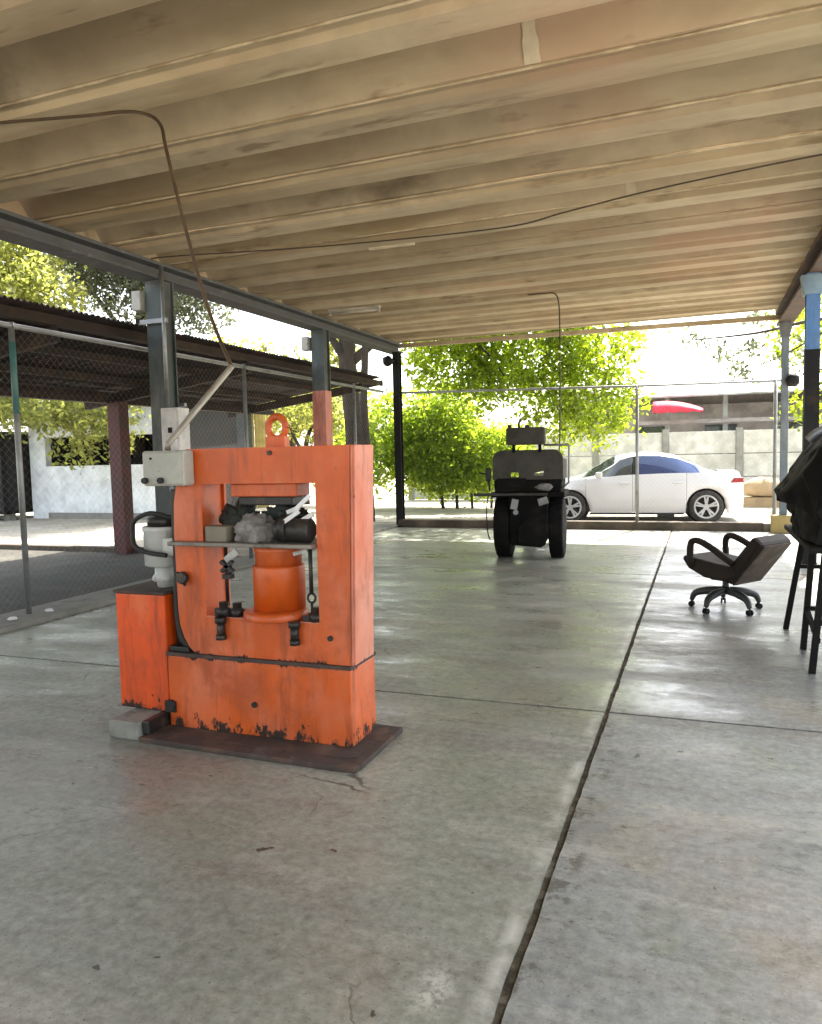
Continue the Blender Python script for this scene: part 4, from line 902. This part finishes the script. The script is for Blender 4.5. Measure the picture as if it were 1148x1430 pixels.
# ================================================================== HOUSE, HUT, YELLOW SHEETS (left background)
hs = thing('white_house', 'white house with a wide dark opening above its low front wall', 'house', (-14.8, 16.2, G))
MB().box(-17.0, -12.45, 16.0, 16.2, G, 1.36).build('front_wall', 'wallwhite', hs)
MB().box(-17.0, -16.45, 16.0, 16.2, 1.36, 2.95).build('pillar', 'wallwhite', hs)
MB().box(-12.75, -12.45, 16.0, 16.2, 1.36, 2.95).build('pillar', 'wallwhite', hs)
MB().box(-16.449, -12.751, 16.005, 16.195, 2.12, 2.95).build('lintel', 'wallwhite', hs)
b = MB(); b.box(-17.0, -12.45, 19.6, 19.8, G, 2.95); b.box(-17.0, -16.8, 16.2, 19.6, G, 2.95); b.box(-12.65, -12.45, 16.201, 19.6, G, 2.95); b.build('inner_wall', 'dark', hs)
MB().prism([(15.6, 2.95), (20.2, 3.25), (20.2, 3.33), (15.6, 3.03)], 'x', -17.3, -12.2).build('roof', 'shedsheet', hs)
MB().box(-16.4, -12.5, 16.0 - .06, 16.0 - .002, G, .12).build('plinth', 'kerb', hs)
ht = thing('board_hut', 'dark weathered board hut at the left edge behind the first fence post', 'hut', (-18.6, 15.3, 0))
MB().box(-20.5, -17.15, 15.3, 17.0, .12, .22).build('floor_frame', 'coldark', ht)
for k in range(9):
    MB().box(-20.5 + .36 * k, -20.5 + .36 * k + .345, 15.27 + .008 * (k % 2), 15.30 + .008 * (k % 2), .22, 2.2).build('board', 'hut', ht)
MB().box(-17.28, -17.15, 15.2, 15.35, .12, 2.25).build('corner_post', 'coldark', ht); MB().box(-20.5, -17.281, 15.24, 15.33, 2.2, 2.32).build('top_rail', 'coldark', ht)
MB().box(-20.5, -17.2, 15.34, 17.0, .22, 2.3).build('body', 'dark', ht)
MB().prism([(15.0, 2.42), (17.2, 2.62), (17.2, 2.66), (15.0, 2.46)], 'x', -20.7, -17.05).build('roof', 'galv', ht)
for x in (-20.2, -17.4): MB().box(x - .1, x + .1, 15.5, 15.7, -.06, .12).build('footing', 'block', ht)
yw = thing('yellow_sheet_wall', 'wall of yellow ribbed sheets seen behind the press, beside the nearest column', 'wall', (-13.6, 20.2, 0))
for k in range(5):
    b = MB(); b.box(-14.25 + .42 * k, -14.25 + .42 * k + .40, 20.2, 20.215, G, 2.95)
    for q in range(3): b.box(-14.22 + .42 * k + .13 * q, -14.22 + .42 * k + .13 * q + .05, 20.18, 20.1995, G, 2.94)
    b.build('sheet', 'yellow', yw)
MB().box(-14.7, -14.27, 20.2, 20.4, G, 2.95).build('white_pier', 'wallwhite', yw)

# ================================================================== RIGHT BACKGROUND
fw = thing('panel_wall', 'long pale wall of cement panels between posts across the street', 'wall', (0, 24, 0))
pm = None
for i in range(11):
    x = -9.0 + 2.0 * i
    MB().box(x - .09, x + .09, 23.9, 24.08, G, 2.0).build('post', 'postgrey', fw)
    for k in range(3):
        b = MB().box(x + .10, x + 1.90, 23.96, 24.02, G + .66 * k + .012, G + .66 * k + .648)
        b.build('panel', 'panelwhite', fw, bevel=.008)
fb = thing('long_building', 'long low building with grey metal roof and dim open porch across the street', 'building', (2, 27, 0))
MB().box(-5, 12, 29.5, 29.7, G, 3.6).build('back_wall', 'farhazed', fb)
MB().prism([(25.6, 3.02), (31, 4.0), (31, 4.06), (25.6, 3.08)], 'x', -3.4, 12).build('roof', 'farroof', fb)
for k in range(9): MB().box(-2.8 + 1.7 * k, -2.66 + 1.7 * k, 25.9, 26.04, G, 3.06).build('porch_post', 'postgrey', fb)
MB().box(-3.3, 12, 25.82, 26.1, 2.2, 2.32).build('rail', 'farhazed', fb)
MB().box(-3.3, 12, 28.4, 28.5, G, 2.9).build('inner_wall', 'farhazed', fb)
for k in range(6): MB().box(-2.2 + 2.3 * k, -1.2 + 2.3 * k, 28.36, 28.398, .9, 2.2).build('window', 'glassdark', fb)
um = thing('canvas_canopy', 'red domed canvas canopy below the grey roof of the long building', 'canopy', (-.72, 25.2, 2.5))
b = MB(); cols = []
for q in range(13):
    t = q / 12; x = -1.42 + 1.45 * t; top = 2.93 - .30 * t ** 2.2 - .05 * (1 - t) ** 3; low = 2.52 + .02 * math.sin(q * 2.1)
    cols.append([b.bm.verts.new(p) for p in ((x, 25.62, top + .02), (x, 25.2, top), (x, 24.92, top - .10), (x, 24.8, (top + low) / 2 - .02), (x, 24.78, low))])
for q in range(12):
    for k in range(4): f = b.bm.faces.new((cols[q][k], cols[q + 1][k], cols[q + 1][k + 1], cols[q][k + 1])); f.smooth = True
cv = b.build('canvas', 'umbrella', um); sm_ = cv.modifiers.new('thickness', 'SOLIDIFY'); sm_.thickness = .012
for x in (-1.38, -.02): MB().tube([(x, 24.8, 2.54), (x, 25.84, 2.54)], .015, 6).build('bracket', 'coldark', um)

b = MB(); b.blob((1.45, 21, .42), .36, 2, .12, 1.5, 3, (1.5, 1, .75), -.2); b.box(.98, 1.9, 20.7, 21.3, G, .2)
tag(b.build('clay_trough', 'tan'), 'tan clay trough against the wall behind the car', 'trough')

# ================================================================== CAR
car = thing('parked_car', 'white sedan with blue-tinted rear window parked on the street behind the fence', 'car', (-1.33, 17.2, -.04), local=True, rz=R(5))
# local: x along the car, nose at -x; near side is -y
XN, XT = -2.16, 2.06; WF, WR = -1.32, 1.345; WRAD = .325
def lerp_tab(tab, x):
    if x <= tab[0][0]: return tab[0][1]
    for (a, va), (b_, vb) in zip(tab, tab[1:]):
        if x <= b_:
            t = (x - a) / (b_ - a); t = t * t * (3 - 2 * t) * .35 + t * .65
            return va + (vb - va) * t
    return tab[-1][1]
TOP = [(-2.16, .60), (-2.08, .70), (-1.9, .80), (-1.5, .90), (-1.25, .95), (-1.1, .99), (-.80, 1.17), (-.45, 1.36), (-.15, 1.415), (.12, 1.435), (.45, 1.425), (.78, 1.365), (1.08, 1.245), (1.36, 1.10), (1.55, 1.045), (1.85, 1.03), (1.98, 1.02), (2.02, .95), (2.06, .80)]
BELT = [(-2.16, .56), (-2.05, .66), (-1.9, .75), (-1.3, .87), (-.9, .92), (0, .955), (1, .985), (1.5, .99), (1.95, .96), (2.06, .78)]
WID = [(-2.16, .55), (-2.05, .70), (-1.85, .81), (-1.4, .875), (-.6, .89), (.6, .89), (1.4, .875), (1.85, .82), (2.0, .74), (2.06, .66)]
RAILW = [(-2.16, .45), (-1.5, .70), (-1.05, .74), (-.7, .66), (-.2, .585), (.4, .575), (.9, .585), (1.3, .63), (1.6, .70), (1.9, .70), (2.06, .55)]
def arch(x):
    z = 0
    for c in (WF, WR):
        r = .375
        if abs(x - c) < r: z = max(z, WRAD + math.sqrt(r * r - (x - c) ** 2) * .98)
    return z
def section(x):
    w = lerp_tab(WID, x); zt = lerp_tab(TOP, x); zb = min(lerp_tab(BELT, x), zt - .03); wr = min(lerp_tab(RAILW, x), w * .93)
    zr = max(zb + .012, lerp_tab(TOP, x - .26 * max(0, math.sin(math.pi * min(1, max(0, (x + 1.2) / 1.15))))) - .035 if x < -.05 else zt - .035); zs = .19 + (.10 if x < -1.95 or x > 1.85 else 0); a = arch(x)
    rows = [(w * .91, zs), (w * .985, zs + .13), (w, .52), (w * .985, .5 * (.52 + zb)), (w * .95, zb)]
    rows = [(yy, max(zz, min(a, zb - .02))) for yy, zz in rows]
    y4, z4 = rows[4]
    bel = lambda t: (y4 + (wr - y4) * t + .03 * math.sin(math.pi * t) * min(1, (zr - z4) * 3), z4 + (zr - z4) * t)
    rows += [bel(.07), bel(.5), bel(.91), (wr, zr), (wr * .6, zt - .012), (0, zt)]
    return rows
brk = {-2.16, 2.06, -1.1, -.06, -.02, .98, -1.0, -.42, -.85, 1.42, .85, 1.62}
xs = sorted(set([round(-2.16 + .06 * i, 3) for i in range(71)] + list(brk)))
xs = [x for i, x in enumerate(xs) if x in brk or all(abs(x - q) > .018 for q in brk)]
secs = {x: section(x) for x in xs}
groups = {}
def put(key, quad): groups.setdefault(key, []).append(quad)
for i in range(len(xs) - 1):
    xa, xb = xs[i], xs[i + 1]; xm = (xa + xb) / 2
    for side in (-1, 1):
        for r in range(10):
            A, B_ = secs[xa], secs[xb]
            q = [(xa, side * A[r][0], A[r][1]), (xb, side * B_[r][0], B_[r][1]), (xb, side * B_[r + 1][0], B_[r + 1][1]), (xa, side * A[r + 1][0], A[r + 1][1])]
            gh = secs[xa][8][1] - secs[xa][4][1]; gh2 = secs[xb][8][1] - secs[xb][4][1]
            key = 'body'
            if r < 5 and -1.0 < xm < -.06: key = ('door', 0, side)
            elif r < 5 and -.02 < xm < .98: key = ('door', 1, side)
            if r in (5, 6) and min(gh, gh2) > .075 and -.86 < xm < 1.36:
                key = ('window', 0 if xm < -.04 else 1, side)
                if -.06 < xm < -.02: key = 'trim'
            if r in (8, 9) and -1.1 < xm < -.42: key = 'windscreen'
            if r in (8, 9) and .85 < xm < 1.62: key = 'rear_window'
            put(key, q)
def cells(name, quads, m, parent, shrink=0., off=0.):
    bm = bmesh.new(); cache = {}
    if shrink:
        x0 = min(p[0] for q in quads for p in q); x1 = max(p[0] for q in quads for p in q)
    for q in quads:
        vs = []
        for p in q:
            if shrink:
                px = p[0] + (shrink if abs(p[0] - x0) < 1e-6 else -shrink if abs(p[0] - x1) < 1e-6 else 0); p2 = (px, p[1], p[2])
            else: p2 = p
            k = tuple(round(c, 4) for c in p2)
            if k not in cache: cache[k] = bm.verts.new(p2)
            v = cache[k]
            if v not in vs: vs.append(v)
        if len(vs) > 2:
            try: f = bm.faces.new(vs); f.smooth = True
            except ValueError: pass
    bmesh.ops.recalc_face_normals(bm, faces=bm.faces[:])
    me = bpy.data.meshes.new(name); bm.to_mesh(me); bm.free(); me.materials.append(M[m])
    o = bpy.data.objects.new(name, me); COL.objects.link(o); o.parent = parent; ORG[o.name] = Vector()
    return o
body = groups['body']
for x in (XN, XT):
    s_ = secs[x]; body.append([(x, -p[0], p[1]) for p in s_[:-1]] + [(x, p[0], p[1]) for p in s_[::-1]])
cells('body', body, 'carwhite', car)
for s in (-1, 1):
    for k in (0, 1):
        d = cells('door', groups[('door', k, s)], 'carwhite', car, .006)
        cells('window', groups[('window', k, s)], ('glassdark', 'glassblue')[k], d, .012)
        xh = (-.22, .82)[k]; y = s * (.888)
        MB().box(xh - .09, xh + .09, y - .022, y + .022, .80, .825).build('handle', 'carwhite', d, bevel=.008)
    MB().box(-.80, -.66, s * .93 - .09, s * .93 + .09, .93, 1.05).build('mirror', 'carwhite', car, bevel=.03)
cells('windscreen', groups['windscreen'], 'glassdark', car); cells('rear_window', groups['rear_window'], 'glassdark', car)
cells('door_pillar', groups['trim'], 'cartrim', car)
# dark inner tub, sill strip, lamps, bumpers
b = MB(); b.box(-.98, 1.0, -.80, .80, .22, .90); b.box(-.60, .80, -.45, .45, .90, 1.2); b.box(-1.9, 1.85, -.50, .50, .25, .72); b.build('interior', 'cartrim', car)
for s in (-1, 1):
    MB().box(-.93, .93, s * .80 - .03, s * .80 + .03, .165, .20).build('sill', 'cartrim', car)
    MB().prism([(1.80, .80), (2.045, .80), (2.03, .90), (1.88, .90)], 'y', s * .78 - .04, s * .78 + .035).build('tail_light', 'taillight', car, bevel=.01)
    MB().prism([(-2.12, .60), (-1.86, .66), (-1.84, .74), (-2.05, .70)], 'y', s * .70 - .06, s * .70 + .08).build('headlight', 'glassdark', car, bevel=.01)
MB().box(.42, .75, -.8, -.5, .10, .18).build('exhaust_box', 'cartrim', car, bevel=.02)
for xw in (WF, WR):
    for s in (-1, 1):
        y = s * .80
        t = MB().lathe([(.22, -.10), (.29, -.105), (.318, -.085), (WRAD, -.05), (WRAD, .05), (.318, .085), (.29, .105), (.22, .10), (.22, -.10)], (xw, y, WRAD), 'y', 36, cap=False).build('wheel', 'tyre', car)
        r_ = MB(); yo = y + s * .088
        pts = [(xw + .222 * math.cos(R(q)), yo, WRAD + .222 * math.sin(R(q))) for q in range(0, 361, 12)]
        r_.tube(pts, .020, 8, cap=False)
        r_.lathe([(.055, -.02), (.06, 0), (.055, .02)], (xw, yo, WRAD), 'y', 16)
        for k in range(5):
            for dd in (-9, 9):
                a = R(72 * k + 90 + dd); a2 = R(72 * k + 90 + dd * .5)
                r_.beam((xw + .05 * math.cos(a2), yo, WRAD + .05 * math.sin(a2)), (xw + .215 * math.cos(a), yo, WRAD + .215 * math.sin(a)), .036, .03, (0, 1, 0))
        r_.build('rim', 'rim', t)
        MB().lathe([(.20, -.03), (.20, .03)], (xw, y + s * .02, WRAD), 'y', 24).build('brake_disc', 'coldark', t)
        # dark wheel well lining
        MB().lathe([(.40, -.02), (.40, .02)], (xw, s * .52, WRAD + .02), 'y', 24).build('wheel_well', 'cartrim', car)
bpy.context.view_layer.update()
